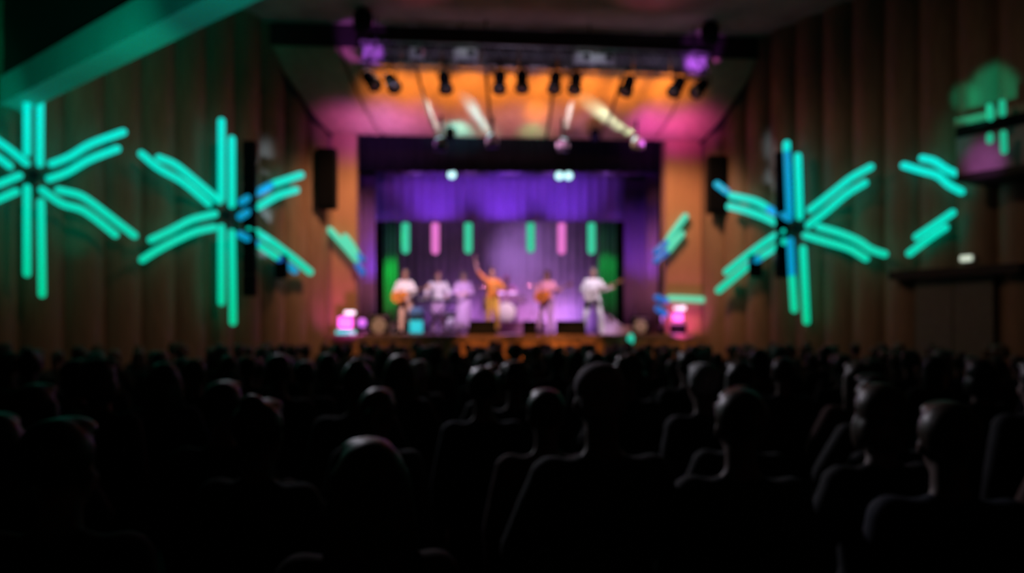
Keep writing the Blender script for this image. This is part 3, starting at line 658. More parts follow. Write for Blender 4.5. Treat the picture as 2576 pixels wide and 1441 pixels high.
q = rwp(2452, .22); z = EYE-(650-HY)*q.y/F
e = empty('emergency_lamp', (q.x, q.y, z), math.atan2(ru.y, ru.x), 'small white glowing wall lamp above the dark side doors on the right', 'light')
bm = bmesh.new(); box(bm, (0, 0, 0), (.25, .07, .13), bevel=.02); box(bm, (0, .1, 0), (.1, .2, .08)); mesh_obj('housing', bm, M['white'], e)
bm = bmesh.new(); box(bm, (0, -.045, 0), (.22, .04, .10), bevel=.015); mesh_obj('lens', bm, M['exitlamp'], e)

# glowing panels in place of projected light at the pillar feet, and round lamps
def glow_panel(name, p, wd, h, lensm, label, cat='stage light', rx=0.0, group=None):
    e = empty(name, p, 0, label, cat, group)
    bm = bmesh.new(); box(bm, (0, .08, h/2+.02), (wd, .14, h), bevel=.015); mesh_obj('housing', bm, M['metal'], e)  # added body behind the glowing panel
    bm = bmesh.new(); box(bm, (0, -.0, h/2+.02), (wd*.94, .05, h*.9), bevel=.015); mesh_obj('lens', bm, M[lensm], e)  # glowing face stands in for projected light
    bm = bmesh.new(); box(bm, (0, .08, .01), (wd*.5, .18, .02)); mesh_obj('foot', bm, M['metal'], e)
    return e
def on_stage(px, d, dz=0): p = WS(px, 800, d); p.z = STZ+dz; return p
glow_panel('projected_foot_glow', on_stage(870, 19.42), .52, .10, 'footteal', 'pale green strip of projected light at the foot of the left stage pillar')  # emissive panel in place of light projected on the pillar foot
glow_panel('projected_foot_glow', on_stage(869, 19.55, .14), .36, .30, 'footpink', 'bright patch of pink light at the foot of the left stage pillar')
glow_panel('projected_foot_glow', on_stage(880, 19.50, .47), .28, .10, 'lens', 'short patch of white light above the pink one at the left stage pillar')
glow_panel('projected_foot_glow', on_stage(1704, 20.0, .30), .30, .26, 'footpink', 'small patch of magenta light at the foot of the right stage pillar')
glow_panel('projected_foot_glow', on_stage(1709, 20.0, .60), .34, .12, 'lens', 'short patch of white light above the magenta one at the right stage pillar')
def round_light(p, r, lensm, label):
    e = empty('round_floor_light', p, 0, label, 'stage light')
    bm = bmesh.new(); lathe(bm, [(r*.7, .16), (r, .1), (r*1.05, 0), (r*1.0, -.01)], Matrix.Translation((0, 0, r+.06)) @ Matrix.Rotation(PI/2, 4, 'X') @ Matrix.Scale(-1, 4, (0, 0, 1))); mesh_obj('can', bm, M['metal'], e, True)
    bm = bmesh.new(); lathe(bm, [(r*.95, .0), (r*.8, .03), (r*.1, .05)], Matrix.Translation((0, 0, r+.06)) @ Matrix.Rotation(PI/2, 4, 'X')); mesh_obj('lens', bm, M[lensm], e, True)
    bm = bmesh.new(); tube(bm, [(-r*1.15, 0.04, r), (-r*1.15, .04, .015), (r*1.15, .04, .015), (r*1.15, .04, r)], .014, 8); mesh_obj('yoke', bm, M['metal'], e)
round_light(on_stage(911, 19.9, .12), .12, 'footviolet', 'round violet floor lamp just inside the left stage pillar')
round_light(on_stage(1673, 20.3, .22), .12, 'footviolet', 'round violet floor lamp just inside the right stage pillar')
def flightcase(p, wd, dp, h, label, m='speaker', name='equipment_case'):
    e = empty(name, p, 0, label, 'case')
    bm = bmesh.new(); box(bm, (0, 0, h/2), (wd, dp, h), bevel=.015); mesh_obj('body', bm, M[m], e)
    bm = bmesh.new()
    for z in (.01, h-.01): box(bm, (0, 0, z), (wd+.02, dp+.02, .025), bevel=.004)
    mesh_obj('edge_trim', bm, M['silver'], e)
    bm = bmesh.new(); tube(bm, [(-.08, -dp/2, h*.55), (-.08, -dp/2-.03, h*.55), (.08, -dp/2-.03, h*.55), (.08, -dp/2, h*.55)], .01, 6); mesh_obj('handle', bm, M['metal'], e)
flightcase(on_stage(869, 19.58, 0), .42, .2, .13, 'low dark case carrying the pink patch of light at the left pillar')
flightcase(on_stage(911, 19.9, 0), .34, .24, .11, 'low dark case under the round violet lamp at the left')
flightcase(on_stage(1704, 20.03, 0), .42, .22, .29, 'dark case carrying the magenta patch of light at the right pillar')
flightcase(on_stage(1673, 20.3, 0), .34, .24, .21, 'dark case under the round violet lamp at the right')
# teal lantern on the stage front
p = WS(1593, 853, 19.05); p = Vector((p.x, (a.y if False else PL.y+(p.x-PL.x)*pu.y/pu.x)-.52, p.z))
e = empty('stage_front_lamp', p, 0, 'small oval teal lamp glowing at the stage edge above the crowd', 'light')
bm = bmesh.new(); ellipsoid(bm, (0, 0, 0), (.085, .07, .14), 20); mesh_obj('lens', bm, M['footteal'], e, True)
bm = bmesh.new(); box(bm, (0, .09, 0), (.1, .12, .12), bevel=.01); mesh_obj('bracket', bm, M['metal'], e)

# ---------------------------------------------------------------- people
def remesh(bm, voxel, smooth=2):
    me = bpy.data.meshes.new('raw'); bmesh.ops.recalc_face_normals(bm, faces=bm.faces); bm.to_mesh(me); bm.free()
    o = bpy.data.objects.new('raw', me); COL.objects.link(o)
    m = o.modifiers.new('r', 'REMESH'); m.mode = 'VOXEL'; m.voxel_size = voxel; m.use_smooth_shade = True
    if smooth:
        s = o.modifiers.new('s', 'SMOOTH'); s.factor = 0.5; s.iterations = smooth
    dg = bpy.context.evaluated_depsgraph_get(); out = bpy.data.meshes.new_from_object(o.evaluated_get(dg))
    bpy.data.objects.remove(o); bpy.data.meshes.remove(me)
    for p in out.polygons: p.use_smooth = True
    return out
def me_obj(name, me, m, parent=None):
    me.name = name
    me.materials.clear(); me.materials.append(m)
    o = bpy.data.objects.new(name, me); COL.objects.link(o)
    if parent: o.parent = parent
    return o
REST = dict(pelvis=(0, 0, .95), waist=(0, .0, 1.08), chest=(0, .01, 1.28), neck=(0, .01, 1.46), head=(0, -.01, 1.615),
            sh_l=(.162, .01, 1.388), el_l=(.225, .03, 1.13), wr_l=(.22, -.05, .88), sh_r=(-.162, .01, 1.388), el_r=(-.225, .03, 1.13), wr_r=(-.22, -.05, .88),
            hip_l=(.09, 0, .93), kn_l=(.10, -.02, .50), an_l=(.115, .03, .085), hip_r=(-.09, 0, .93), kn_r=(-.10, -.02, .50), an_r=(-.115, .03, .085))
def lim(a, b, L):
    d = b-a; return a+d.normalized()*L
def solve(j):
    J = {k: Vector(v) for k, v in {**REST, **j}.items()}
    for s in 'lr':
        J['el_'+s] = lim(J['sh_'+s], J['el_'+s], .285); J['wr_'+s] = lim(J['el_'+s], J['wr_'+s], .255)
        J['kn_'+s] = lim(J['hip_'+s], J['kn_'+s], .43); J['an_'+s] = lim(J['kn_'+s], J['an_'+s], .42)
    zmin = min(J['an_l'].z, J['an_r'].z)-.085
    for k in J: J[k] = J[k]-Vector((0, 0, zmin))
    return J
def hand(bm, wr, d, n, s, curl=0.5, spread=0.12):
    """palm and five fingers; d along the forearm, n out of the back of the hand, s = +1 thumb side"""
    d = Vector(d).normalized(); n = (Vector(n)-d*Vector(n).dot(d)).normalized(); t = d.cross(n).normalized()*s
    for k in range(4):
        off = t*(0.030-0.020*k)
        tube(bm, [wr+d*.01+off*.6, wr+d*.085+off], [.017, .0135], 8)
    for k, L in enumerate((.070, .080, .075, .058)):
        p = wr+d*.085+t*(0.031-0.0205*k); a = (1.5-k)*spread*.5; pts = [p]; ang = 0
        dd = (d+t*a).normalized()
        for q in range(3):
            ang += curl*(.8 if q == 0 else 1.0)
            v = dd*math.cos(ang)-n*math.sin(ang); p = p+v*L*(.42, .32, .26)[q]; pts.append(p)
        tube(bm, pts, [.0095, .009, .0085, .0075], 8)
    p = wr+d*.025+t*.028; v1 = (d*.55+t*.8-n*.25).normalized(); v2 = (d*.8+t*.35-n*.45).normalized()
    tube(bm, [p, p+v1*.04, p+v1*.04+v2*.03, p+v1*.04+v2*.052], [.0145, .012, .0105, .009], 8)
def head_parts(bm, J, yaw=0, tilt=0, face=True):
    h = J['head']; R = Matrix.Translation(h) @ Matrix.Rotation(yaw, 4, 'Z') @ Matrix.Rotation(tilt, 4, 'X')
    def E(c, r, seg=16): ellipsoid(bm, R @ Vector(c), r, seg, (Matrix.Rotation(yaw, 4, 'Z') @ Matrix.Rotation(tilt, 4, 'X')))
    E((0, .015, .035), (.074, .092, .085)); E((0, -.02, -.03), (.060, .068, .075)); E((0, -.052, -.088), (.030, .028, .022))
    E((.077, .012, -.005), (.010, .020, .032), 10); E((-.077, .012, -.005), (.010, .020, .032), 10)
    if face:
        E((0, -.084, -.018), (.011, .016, .024), 10); E((0, -.091, -.030), (.015, .012, .010), 10)
        E((0, -.068, .028), (.052, .022, .011), 12); E((0, -.080, -.060), (.024, .012, .008), 10); E((0, -.078, -.070), (.019, .012, .007), 10)
        E((.040, -.055, -.025), (.022, .022, .02), 10); E((-.040, -.055, -.025), (.022, .022, .02), 10)
    return R
def torso_rings(J, g=0.0, low=True):
    P, Wt, C, Nk = J['pelvis'], J['waist'], J['chest'], J['neck']
    r = []
    if low: r += [(P-Vector((0, 0, .10)), .10+g, .08+g), (P-Vector((0, 0, .04)), .155+g, .105+g), (P+Vector((0, 0, .02)), .160+g, .108+g)]
    r += [(Wt, .135+g, .092+g), (Wt.lerp(C, .5), .148+g, .102+g), (C, .165+g, .112+g), (C.lerp(Nk, .40), .155+g, .105+g), (C.lerp(Nk, .66), .105+g, .082+g), (C.lerp(Nk, .88), .066+g, .058+g)]
    return r
def body_bm(J, curl=(.5, .5), face=True, yaw=0, tilt=0, hands_n=None):
    bm = bmesh.new(); loft(bm, torso_rings(J))
    tube(bm, [J['chest'].lerp(J['neck'], .7), J['neck'], J['head']-Vector((0, -.015, .05))], [.062, .054, .052], 14)
    for s, sg in (('l', 1), ('r', -1)):
        sh, el, wr = J['sh_'+s], J['el_'+s], J['wr_'+s]
        ellipsoid(bm, sh, (.058, .058, .058), 14); tube(bm, [J['neck']+Vector((sg*.022, .012, .0)), J['neck'].lerp(sh, .5)+Vector((0, .01, -.018)), sh+Vector((0, 0, -.012))], [.040, .036, .038], 10)
        tube(bm, [J['chest'].lerp(J['neck'], .6)+Vector((sg*.06, 0, 0)), sh], [.055, .052], 12)
        tube(bm, [sh, sh.lerp(el, .35), el], [.052, .050, .038], 12); tube(bm, [el, el.lerp(wr, .3), wr], [.038, .039, .026], 12)
        n = (hands_n or {}).get(s, Vector((sg, -.3, 0)))
        hand(bm, wr, wr-el, n, -1 if s == 'l' else 1, curl[0 if s == 'l' else 1])
        hp, kn, an = J['hip_'+s], J['kn_'+s], J['an_'+s]
        tube(bm, [hp, hp.lerp(kn, .3), kn], [.088, .082, .055], 14); tube(bm, [kn, kn.lerp(an, .28), an], [.054, .056, .036], 12)
        ellipsoid(bm, an+Vector((0, -.065, -.045)), (.040, .115, .038), 12)
    head_parts(bm, J, yaw, tilt, face); return bm
def top_bm(J, sleeves=1.0, g=.014, hem=0.0):
    bm = bmesh.new(); R = torso_rings(J, g, True)
    if hem: R = [(J['pelvis']-Vector((0, 0, hem)), .19+g, .14+g)]+R[1:]
    loft(bm, R[:-1]+[(R[-1][0], R[-1][1]-.006, R[-1][2]-.006)])
    for s, sg in (('l', 1), ('r', -1)):
        sh, el, wr = J['sh_'+s], J['el_'+s], J['wr_'+s]
        ellipsoid(bm, sh, (.058+g,)*3, 14); tube(bm, [J['neck']+Vector((sg*.03, .012, -.02)), J['neck'].lerp(sh, .5)+Vector((0, .01, -.022)), sh+Vector((0, 0, -.014))], [.028+g, .034+g, .038+g], 10); tube(bm, [J['chest'].lerp(J['neck'], .55)+Vector((sg*.06, 0, 0)), sh], [.058+g, .054+g], 12)
        tube(bm, [sh, sh.lerp(el, .4), el if sleeves > .4 else sh.lerp(el, .7)], [.054+g, .054+g, .046+g], 14, caps='flat')
        if sleeves > .9: tube(bm, [sh.lerp(el, .97), el.lerp(wr, .3), el.lerp(wr, .92)], [.044+g, .042+g, .034+g], 14, caps='flat'); ellipsoid(bm, el, (.044+g,)*3, 12)
    return bm
def trousers_bm(J, g=.014, flare=0.0):
    bm = bmesh.new(); P = J['pelvis']
    loft(bm, [(P-Vector((0, 0, .12)), .10+g, .085+g), (P-Vector((0, 0, .05)), .158+g, .108+g), (P+Vector((0, 0, .07)), .150+g, .100+g)])
    for s in 'lr':
        hp, kn, an = J['hip_'+s], J['kn_'+s], J['an_'+s]
        tube(bm, [hp, hp.lerp(kn, .3), kn], [.090+g, .084+g, .060+g], 14); tube(bm, [kn, kn.lerp(an, .3), an+Vector((0, 0, .03))], [.060+g, .060+g, .055+g+flare], 14, caps='flat')
    return bm
def shoes_bm(J):
    bm = bmesh.new()
    for s in 'lr':
        an = J['an_'+s]; ellipsoid(bm, an+Vector((0, -.07, -.045)), (.048, .135, .042), 14); ellipsoid(bm, an+Vector((0, .0, -.02)), (.045, .05, .05), 12); box(bm, an+Vector((0, -.065, -.074)), (.085, .24, .022), bevel=.008)
    return bm
def robe_bm(J, g=.02, flare=.12):
    bm = top_bm(J, 1.0, g); P = J['pelvis']
    loft(bm, [(Vector((P.x, P.y, .12)), .17+flare, .15+flare*.8), (Vector((P.x, P.y, .5)), .18+flare*.5, .14+flare*.4), (P, .17+g, .12+g), (J['waist'], .145+g, .1+g)]); return bm
def hair_bm(J, style='short', yaw=0, tilt=0):
    bm = bmesh.new(); R = Matrix.Translation(J['head']) @ Matrix.Rotation(yaw, 4, 'Z') @ Matrix.Rotation(tilt, 4, 'X'); Q = Matrix.Rotation(yaw, 4, 'Z') @ Matrix.Rotation(tilt, 4, 'X')
    def E(c, r, seg=18): ellipsoid(bm, R @ Vector(c), r, seg, Q)
    if style == 'cap':
        E((0, .02, .062), (.083, .098, .074)); E((0, -.095, .055), (.062, .062, .010)); E((0, .075, .01), (.06, .03, .04)); return bm
    if style == 'hat':
        E((0, .02, .08), (.086, .098, .085)); E((0, .02, .045), (.17, .19, .014)); E((0, .06, .0), (.07, .05, .06)); return bm
    if style == 'beanie':
        E((0, .022, .055), (.086, .102, .09)); E((0, .022, .15), (.022, .022, .022)); return bm
    E((0, .032, .050), (.088, .098, .090)); E((0, -.02, .105), (.070, .065, .034))
    rnd = random.Random(hash(style) % 7 if False else len(style)*3+1)
    for k in range(26):
        a = rnd.uniform(-.2, PI+.2); b = rnd.uniform(-.1, 1.4)
        E((.070*math.cos(a)*math.cos(b), .03+.078*math.sin(a)*math.cos(b)*1.0, .045+.072*math.sin(b)), (.022, .022, .018), 8)
    if style == 'long':
        for k in range(-3, 4): 
            x = .022*k; pts = [R @ Vector((x*1.05, .075-.0006*abs(k)*30, .04)), R @ Vector((x*1.3, .095-.018*abs(k), -.08)), R @ Vector((x*1.5, .10-.018*abs(k), -.2)), R @ Vector((x*1.4, .095-.012*abs(k), -.31))]
            tube(bm, pts, [.034, .034, .030, .016], 8)
        for sx in (-1, 1): tube(bm, [R @ Vector((sx*.072, .0, .03)), R @ Vector((sx*.086, .01, -.07)), R @ Vector((sx*.085, .04, -.2))], [.026, .026, .014], 8)
    if style == 'bob':
        E((0, .045, -.03), (.092, .072, .085)); E((.07, .01, -.04), (.026, .05, .07)); E((-.07, .01, -.04), (.026, .05, .07))
    if style == 'bun': E((0, .07, .125), (.042, .042, .038)); E((0, .06, -.02), (.06, .05, .045))
    if style == 'tail':
        tube(bm, [R @ Vector((0, .11, .06)), R @ Vector((0, .16, .03)), R @ Vector((0, .165, -.08)), R @ Vector((0, .15, -.17))], [.022, .03, .028, .012], 10)
    if style == 'curly':
        for k in range(60):
            a = rnd.uniform(0, 2*PI); b = rnd.uniform(-.4, 1.5); 
            if math.sin(a) < -.3 and b < .6: continue
            E((.093*math.cos(a)*math.cos(b), .035+.1*math.sin(a)*math.cos(b), .04+.1*math.sin(b)), (.032, .032, .028), 8)
    return bm
def eyes_bm(J, yaw=0, tilt=0):
    bm = bmesh.new(); R = Matrix.Translation(J['head']) @ Matrix.Rotation(yaw, 4, 'Z') @ Matrix.Rotation(tilt, 4, 'X')
    for sx in (-1, 1): ellipsoid(bm, R @ Vector((sx*.029, -.072, .006)), (.0125, .010, .009), 10)
    return bm
def person(label, loc, rz, j, topm, legm, hairm, style='short', skinm='skin', sleeves=1.0, curl=(.5, .5), yaw=0, tilt=0, robe=False, flare=0, group=None, hands_n=None, shoem='speaker', vox=.0095, bald=False, hem=0.0):
    J = solve(j)
    o = me_obj('person', remesh(body_bm(J, curl, True, yaw, tilt, hands_n), vox, 1), M[skinm])
    o.location = loc; o.rotation_euler = (0, 0, rz); tag(o, label, 'person', group)
    if robe: me_obj('robe', remesh(robe_bm(J), .013, 2), M[topm], o)
    else:
        me_obj('shirt', remesh(top_bm(J, sleeves, hem=hem), .012, 2), M[topm], o); me_obj('trousers', remesh(trousers_bm(J, flare=flare), .012, 2), M[legm], o)
    me_obj('shoes', remesh(shoes_bm(J), .01, 1), M[shoem], o)
    me_obj('hat' if style in ('cap', 'hat', 'beanie') else 'hair', remesh(hair_bm(J, style, yaw, tilt), .008, 1), M[hairm], o)
    e = mesh_obj('eyes', eyes_bm(J, yaw, tilt), M['eye'], o, True)
    return o, J
M.update(whitecloth=mat('white cloth', (.8, .78, .8), .8, scale=30), lavender=mat('lavender cloth', (.6, .42, .66), .8, scale=30), peach=mat('peach cloth', (.8, .5, .36), .8, scale=30),
         orangecloth=mat('orange cloth', (.85, .32, .12), .75, scale=30), yellowcloth=mat('golden cloth', (.85, .55, .18), .7, scale=30), pinkcloth=mat('pink cloth', (.85, .45, .62), .8, scale=30),
         redcloth=mat('red cloth', (.7, .12, .12), .75, scale=30), greyhair=mat('grey hair', (.45, .43, .42), .6, scale=60), brownhair=mat('brown hair', (.12, .06, .04), .5, scale=60), pinkhair=mat('pinkish hair', (.6, .25, .3), .6, scale=60),
         orangewood=mat('orange guitar body', (.85, .30, .05), .25, scale=12, stretch=(1, 1, 5)), goldwood=mat('golden guitar body', (.8, .45, .12), .25, scale=12), palewood=mat('pale guitar body', (.7, .62, .6), .3, scale=12), neckwood=mat('guitar neck', (.35, .2, .12), .4, scale=20),
         drumhead=mat('white drum head', (.92, .85, .88), .5, scale=6, var=.03), drumshell=mat('drum shell', (.5, .25, .5), .3, scale=5), brass=mat('brass cymbal', (.75, .55, .25), .3, .9), cyan=glow('drum with painted cyan light', (.03, .60, .72), .9), bluecloth=mat('blue drum shell', (.12, .3, .65), .4))
def stage_pos(px, d): p = WS(px, 800, d); return Vector((p.x, p.y, STZ))
def guitar(p_body, p_head, m, label, front=Vector((0, -1, 0)), sc=1.0):
    """guitar with body at p_body and headstock towards p_head (world)"""
    ax = (p_head-p_body).normalized(); n = (front-ax*front.dot(ax)).normalized(); x = ax.cross(n)
    R = Matrix((x, ax, n)).transposed().to_4x4()                  # local x across, y along neck, z out of the face
    e = bpy.data.objects.new('guitar', None); COL.objects.link(e); e.matrix_world = Matrix.Translation(p_body) @ R; tag(e, label, 'guitar')
    bm = bmesh.new(); out = []
    for k in range(40):
        t = 2*PI*k/40; r = .165+.035*math.cos(2*t)*1.0; yy = math.sin(t)*.235; ww = (.175 if yy < 0 else .14)-(.035*math.exp(-((yy-.03)/.06)**2))
        out.append((math.cos(t)*ww, yy))
    prism(bm, out, -.025, .025); bmesh.ops.bevel(bm, geom=[ed for ed in bm.edges if abs(ed.verts[0].co.z-ed.verts[1].co.z) < 1e-6], offset=.01, segments=2, affect='EDGES'); mesh_obj('body', bm, M[m], e)
    bm = bmesh.new(); box(bm, (0, .47, .03), (.05, .56, .022), bevel=.006); mesh_obj('neck', bm, M['neckwood'], e)
    bm = bmesh.new(); box(bm, (0, .81, .03), (.08, .14, .018), bevel=.008)
    for k in range(3):
        for sx in (-1, 1): tube(bm, [(sx*.04, .77+.035*k, .03), (sx*.06, .77+.035*k, .03)], .007, 6)
    mesh_obj('headstock', bm, M['neckwood'], e)
    bm = bmesh.new()
    for k in range(6): tube(bm, [(-.016+.0064*k, -.1, .045), (-.016+.0064*k, .75, .045)], .0012, 4, caps='flat')
    mesh_obj('strings', bm, M['chrome'], e)
    bm = bmesh.new(); box(bm, (0, -.1, .032), (.09, .02, .014)); box(bm, (0, -.02, .032), (.08, .03, .014)); box(bm, (0, .08, .032), (.08, .03, .014)); mesh_obj('pickups', bm, M['speaker'], e)
    return e
def mic_stand(px, d, h, label, lean=0):
    p = stage_pos(px, d); e = empty('microphone_stand', p, 0, label, 'microphone stand')
    bm = bmesh.new(); lathe(bm, [(.14, 0), (.14, .015), (.03, .03)]); mesh_obj('base', bm, M['metal'], e, True)
    bm = bmesh.new(); tube(bm, [(0, 0, .02), (0, 0, h)], .011, 8); mesh_obj('pole', bm, M['metal'], e)
    bm = bmesh.new(); tube(bm, [(0, 0, h), (0, .12, h+.05)], [.012, .018], 10); ellipsoid(bm, (0, .15, h+.06), (.026, .03, .026), 12); mesh_obj('microphone', bm, M['metal'], e, True)

# performers (facing the hall, -Y)
pA = stage_pos(1019, 21.8)
person('performer in white top and peach trousers with a long instrument, far left of the band', pA, .25, dict(wr_l=(.1, -.30, 1.05), el_l=(.25, -.1, 1.15), wr_r=(-.12, -.28, 1.0), el_r=(-.28, -.05, 1.15), kn_l=(.14, -.08, .5), an_l=(.2, .0, .08)), 'whitecloth', 'peach', 'greyhair', 'short', curl=(1.0, .9))
guitar(pA+Vector((-.10, -.30, 1.02)), pA+Vector((.55, -.36, 1.22)), 'orangewood', 'reddish bass guitar held by the performer at far left of the band')
pB = stage_pos(1102, 22.6)
person('performer in broad white shirt standing behind a keyboard', pB, 0, dict(wr_l=(.28, -.36, 1.05), el_l=(.33, -.08, 1.12), wr_r=(-.28, -.36, 1.05), el_r=(-.34, -.08, 1.12), sh_l=(.2, 0, 1.4), sh_r=(-.2, 0, 1.4), head=(0, -.05, 1.61)), 'whitecloth', 'lavender', 'pinkhair', 'short', curl=(.3, .3), hem=.05)
pC = stage_pos(1166, 22.4)
person('performer in long lavender robe left of the singer', pC, -.1, dict(wr_l=(.12, -.26, 1.12), wr_r=(-.12, -.26, 1.1), el_l=(.24, -.03, 1.15), el_r=(-.24, -.03, 1.15)), 'lavender', 'lavender', 'greyhair', 'bob', robe=True)
pD = stage_pos(1238, 20.9)
person('singer in red and orange top with golden trousers raising one arm', pD, 0, dict(sh_r=(-.18, 0, 1.43), el_r=(-.36, -.02, 1.62), wr_r=(-.44, -.04, 1.9), el_l=(.30, -.06, 1.2), wr_l=(.12, -.28, 1.22), hip_l=(.09, 0, .93), kn_l=(.12, -.1, .52), an_l=(.13, .05, .09)), 'orangecloth', 'yellowcloth', 'brownhair', 'short', 'skin', sleeves=.5, curl=(.9, .15), tilt=.05)
pE = stage_pos(1376, 21.8)
person('guitarist in lavender clothes with an orange guitar, right of the drums', pE, -.2, dict(wr_r=(-.12, -.28, 1.02), el_r=(-.30, -.05, 1.16), wr_l=(.42, -.3, 1.2), el_l=(.28, -.1, 1.15), kn_r=(-.16, -.08, .5), an_r=(-.22, 0, .08)), 'pinkcloth', 'lavender', 'brownhair', 'bob', curl=(1.0, 1.0))
guitar(pE+Vector((-.13, -.27, 1.04)), pE+Vector((.5, -.30, 1.30)), 'orangewood', 'orange guitar held by the lavender guitarist')
pF = stage_pos(1492, 20.7)
person('guitarist all in white in a wide stance, far right of the band', pF, .1, dict(wr_r=(-.10, -.29, 1.04), el_r=(-.31, -.04, 1.17), wr_l=(.42, -.25, 1.2), el_l=(.30, -.06, 1.17), hip_l=(.1, 0, .9), hip_r=(-.1, 0, .9), kn_r=(-.22, -.1, .5), an_r=(-.28, 0, .09), kn_l=(.18, -.03, .5), an_l=(.24, .08, .09)), 'whitecloth', 'whitecloth', 'greyhair', 'short', curl=(1.0, 1.0), shoem='whitecloth', flare=.03)
guitar(pF+Vector((-.06, -.29, 1.06)), pF+Vector((.72, -.33, 1.40)), 'palewood', 'pale guitar with neck pointing right, held by the guitarist in white')
# drummer and kit
riser = stage_pos(1274, 24.0)
e = empty('drum_riser', riser, 0, 'low platform under the drum kit at centre stage', 'riser')
bm = bmesh.new(); box(bm, (0, 0, .17), (2.3, 2.0, .34), bevel=.01); mesh_obj('deck', bm, M['stage'], e)
bm = bmesh.new(); box(bm, (0, -1.0, .17), (2.2, .02, .28)); mesh_obj('skirt', bm, M['drumshell'], e)
rz_ = STZ+.34
def rp(dx, dy, dz=0): return Vector((riser.x+dx, riser.y+dy, rz_+dz))
j = dict(pelvis=(0, 0, .62), waist=(0, -.01, .75), chest=(0, -.02, .95), neck=(0, -.02, 1.13), head=(0, -.04, 1.30), sh_l=(.175, -.02, 1.08), sh_r=(-.175, -.02, 1.08), el_l=(.3, -.15, .9), wr_l=(.2, -.42, .95), el_r=(-.3, -.15, .9), wr_r=(-.28, -.42, 1.0),
         hip_l=(.1, -.02, .58), hip_r=(-.1, -.02, .58), kn_l=(.25, -.40, .52), an_l=(.25, -.42, .1), kn_r=(-.25, -.40, .52), an_r=(-.25, -.42, .1))
person('drummer in pink seated behind the white bass drum', rp(0, .45), 0, j, 'pinkcloth', 'lavender', 'pinkhair', 'short', curl=(1.1, 1.1))
def drum(name, p, r, h, label, rot=None, legs=0, m='drumshell', cat='drum', head='drumhead', group=None):
    e = bpy.data.objects.new(name, None); COL.objects.link(e); e.location = p; tag(e, label, cat, group)
    R = rot or Matrix()
    bm = bmesh.new(); lathe(bm, [(r*.9, 0), (r, .01), (r, h-.01), (r*.9, h)], R); mesh_obj('shell', bm, M[m], e, True)
    bm = bmesh.new(); lathe(bm, [(r*.97, h), (r*.9, h+.012), (r*.02, h+.014)], R); mesh_obj('drum_head', bm, M[head], e, True)
    for z in (.01, h):
        bm = bmesh.new(); lathe(bm, [(r, z-.015), (r+.015, z-.015), (r+.015, z+.018), (r, z+.018)], R, 40, True); mesh_obj('hoop', bm, M['chrome'], e)
    return e
rbd = Matrix.Rotation(PI/2, 4, 'X')
e = drum('bass_drum', rp(0, -.25, .30), .285, .42, 'large bass drum with a white front head at centre stage', rbd)
bm = bmesh.new(); 
for sx in (-1, 1): tube(bm, [(sx*.27, -.1, 0), (sx*.34, -.16, -.29)], .012, 6)
mesh_obj('spur', bm, M['chrome'], e)
def legs3(e, z, sp=.2):
    for k in range(3):
        a = k*2*PI/3+.4; bm = bmesh.new(); tube(bm, [(0, 0, z), (sp*math.cos(a), sp*math.sin(a), .012)], .011, 6); mesh_obj('leg', bm, M['chrome'], e)
for dx, dy, r, h, hz, lab in ((.42, .05, .18, .14, .60, 'snare drum beside the drummer'), (-.52, .02, .21, .32, .35, 'floor tom drum at the left of the kit')):
    e = drum('drum', rp(dx, dy, hz), r, h, lab); 
    for k in range(3):
        a_ = k*2*PI/3+.4; bm = bmesh.new(); tube(bm, [(r*math.cos(a_), r*math.sin(a_), .04), (r*1.05*math.cos(a_), r*1.05*math.sin(a_), -hz+.01)], .010, 6); mesh_obj('leg', bm, M['chrome'], e)
for dx, lab in ((-.17, 'left rack tom drum above the bass drum'), (.19, 'right rack tom drum above the bass drum')):
    e = drum('drum', rp(dx, -.30, .66), .15, .2, lab, Matrix.Rotation(.3, 4, 'X')); bm = bmesh.new(); tube(bm, [(0, .0, .02), (-dx*.5, -.05, -.1)], .014, 6); mesh_obj('tom_arm', bm, M['chrome'], e)
for dx, dy, hz, r, lab in ((-.75, -.2, 1.05, .24, 'brass cymbal on a stand at the left of the drum kit'), (.78, -.15, 1.1, .25, 'brass cymbal on a stand at the right of the drum kit')):
    e = empty('cymbal', rp(dx, dy), 0, lab, 'cymbal')
    bm = bmesh.new(); lathe(bm, [(.01, hz+.03), (.045, hz+.022), (.06, hz+.008), (r, hz-.02), (r, hz-.024), (.06, hz), (.01, hz+.01)]); mesh_obj('plate', bm, M['brass'], e, True)
    bm = bmesh.new(); tube(bm, [(0, 0, .3), (0, 0, hz+.05)], .011, 8); mesh_obj('pole', bm, M['chrome'], e); legs3(e, .35, .24)
# keyboard
def keyboard(px, d, label, wd=1.15, h=.92):
    p = stage_pos(px, d); e = empty('keyboard', p, 0, label, 'keyboard')
    bm = bmesh.new(); box(bm, (0, 0, h), (wd, .3, .09), bevel=.012); mesh_obj('casing', bm, M['speaker'], e)
    bm = bmesh.new()
    for k in range(44): box(bm, (-wd*.46+wd*.92*(k+.5)/44, .06, h+.05), (wd*.92/44*.9, .14, .015))
    mesh_obj('keys', bm, M['whitecloth'], e)
    bm = bmesh.new()
    for sx in (-1, 1):
        tube(bm, [(-.35*sx, -.1+.03*sx, .02), (.35*sx, -.1+.03*sx, h-.06)], .016, 8); tube(bm, [(-.35*sx, .1+.03*sx, .02), (.35*sx, .1+.03*sx, h-.06)], .016, 8)
        tube(bm, [(.35*sx, -.17, .018), (.35*sx, .17, .018)], .018, 8)
    mesh_obj('stand', bm, M['metal'], e)
keyboard(1098, 22.0, 'dark keyboard on a crossed stand in front of the white-shirted performer')
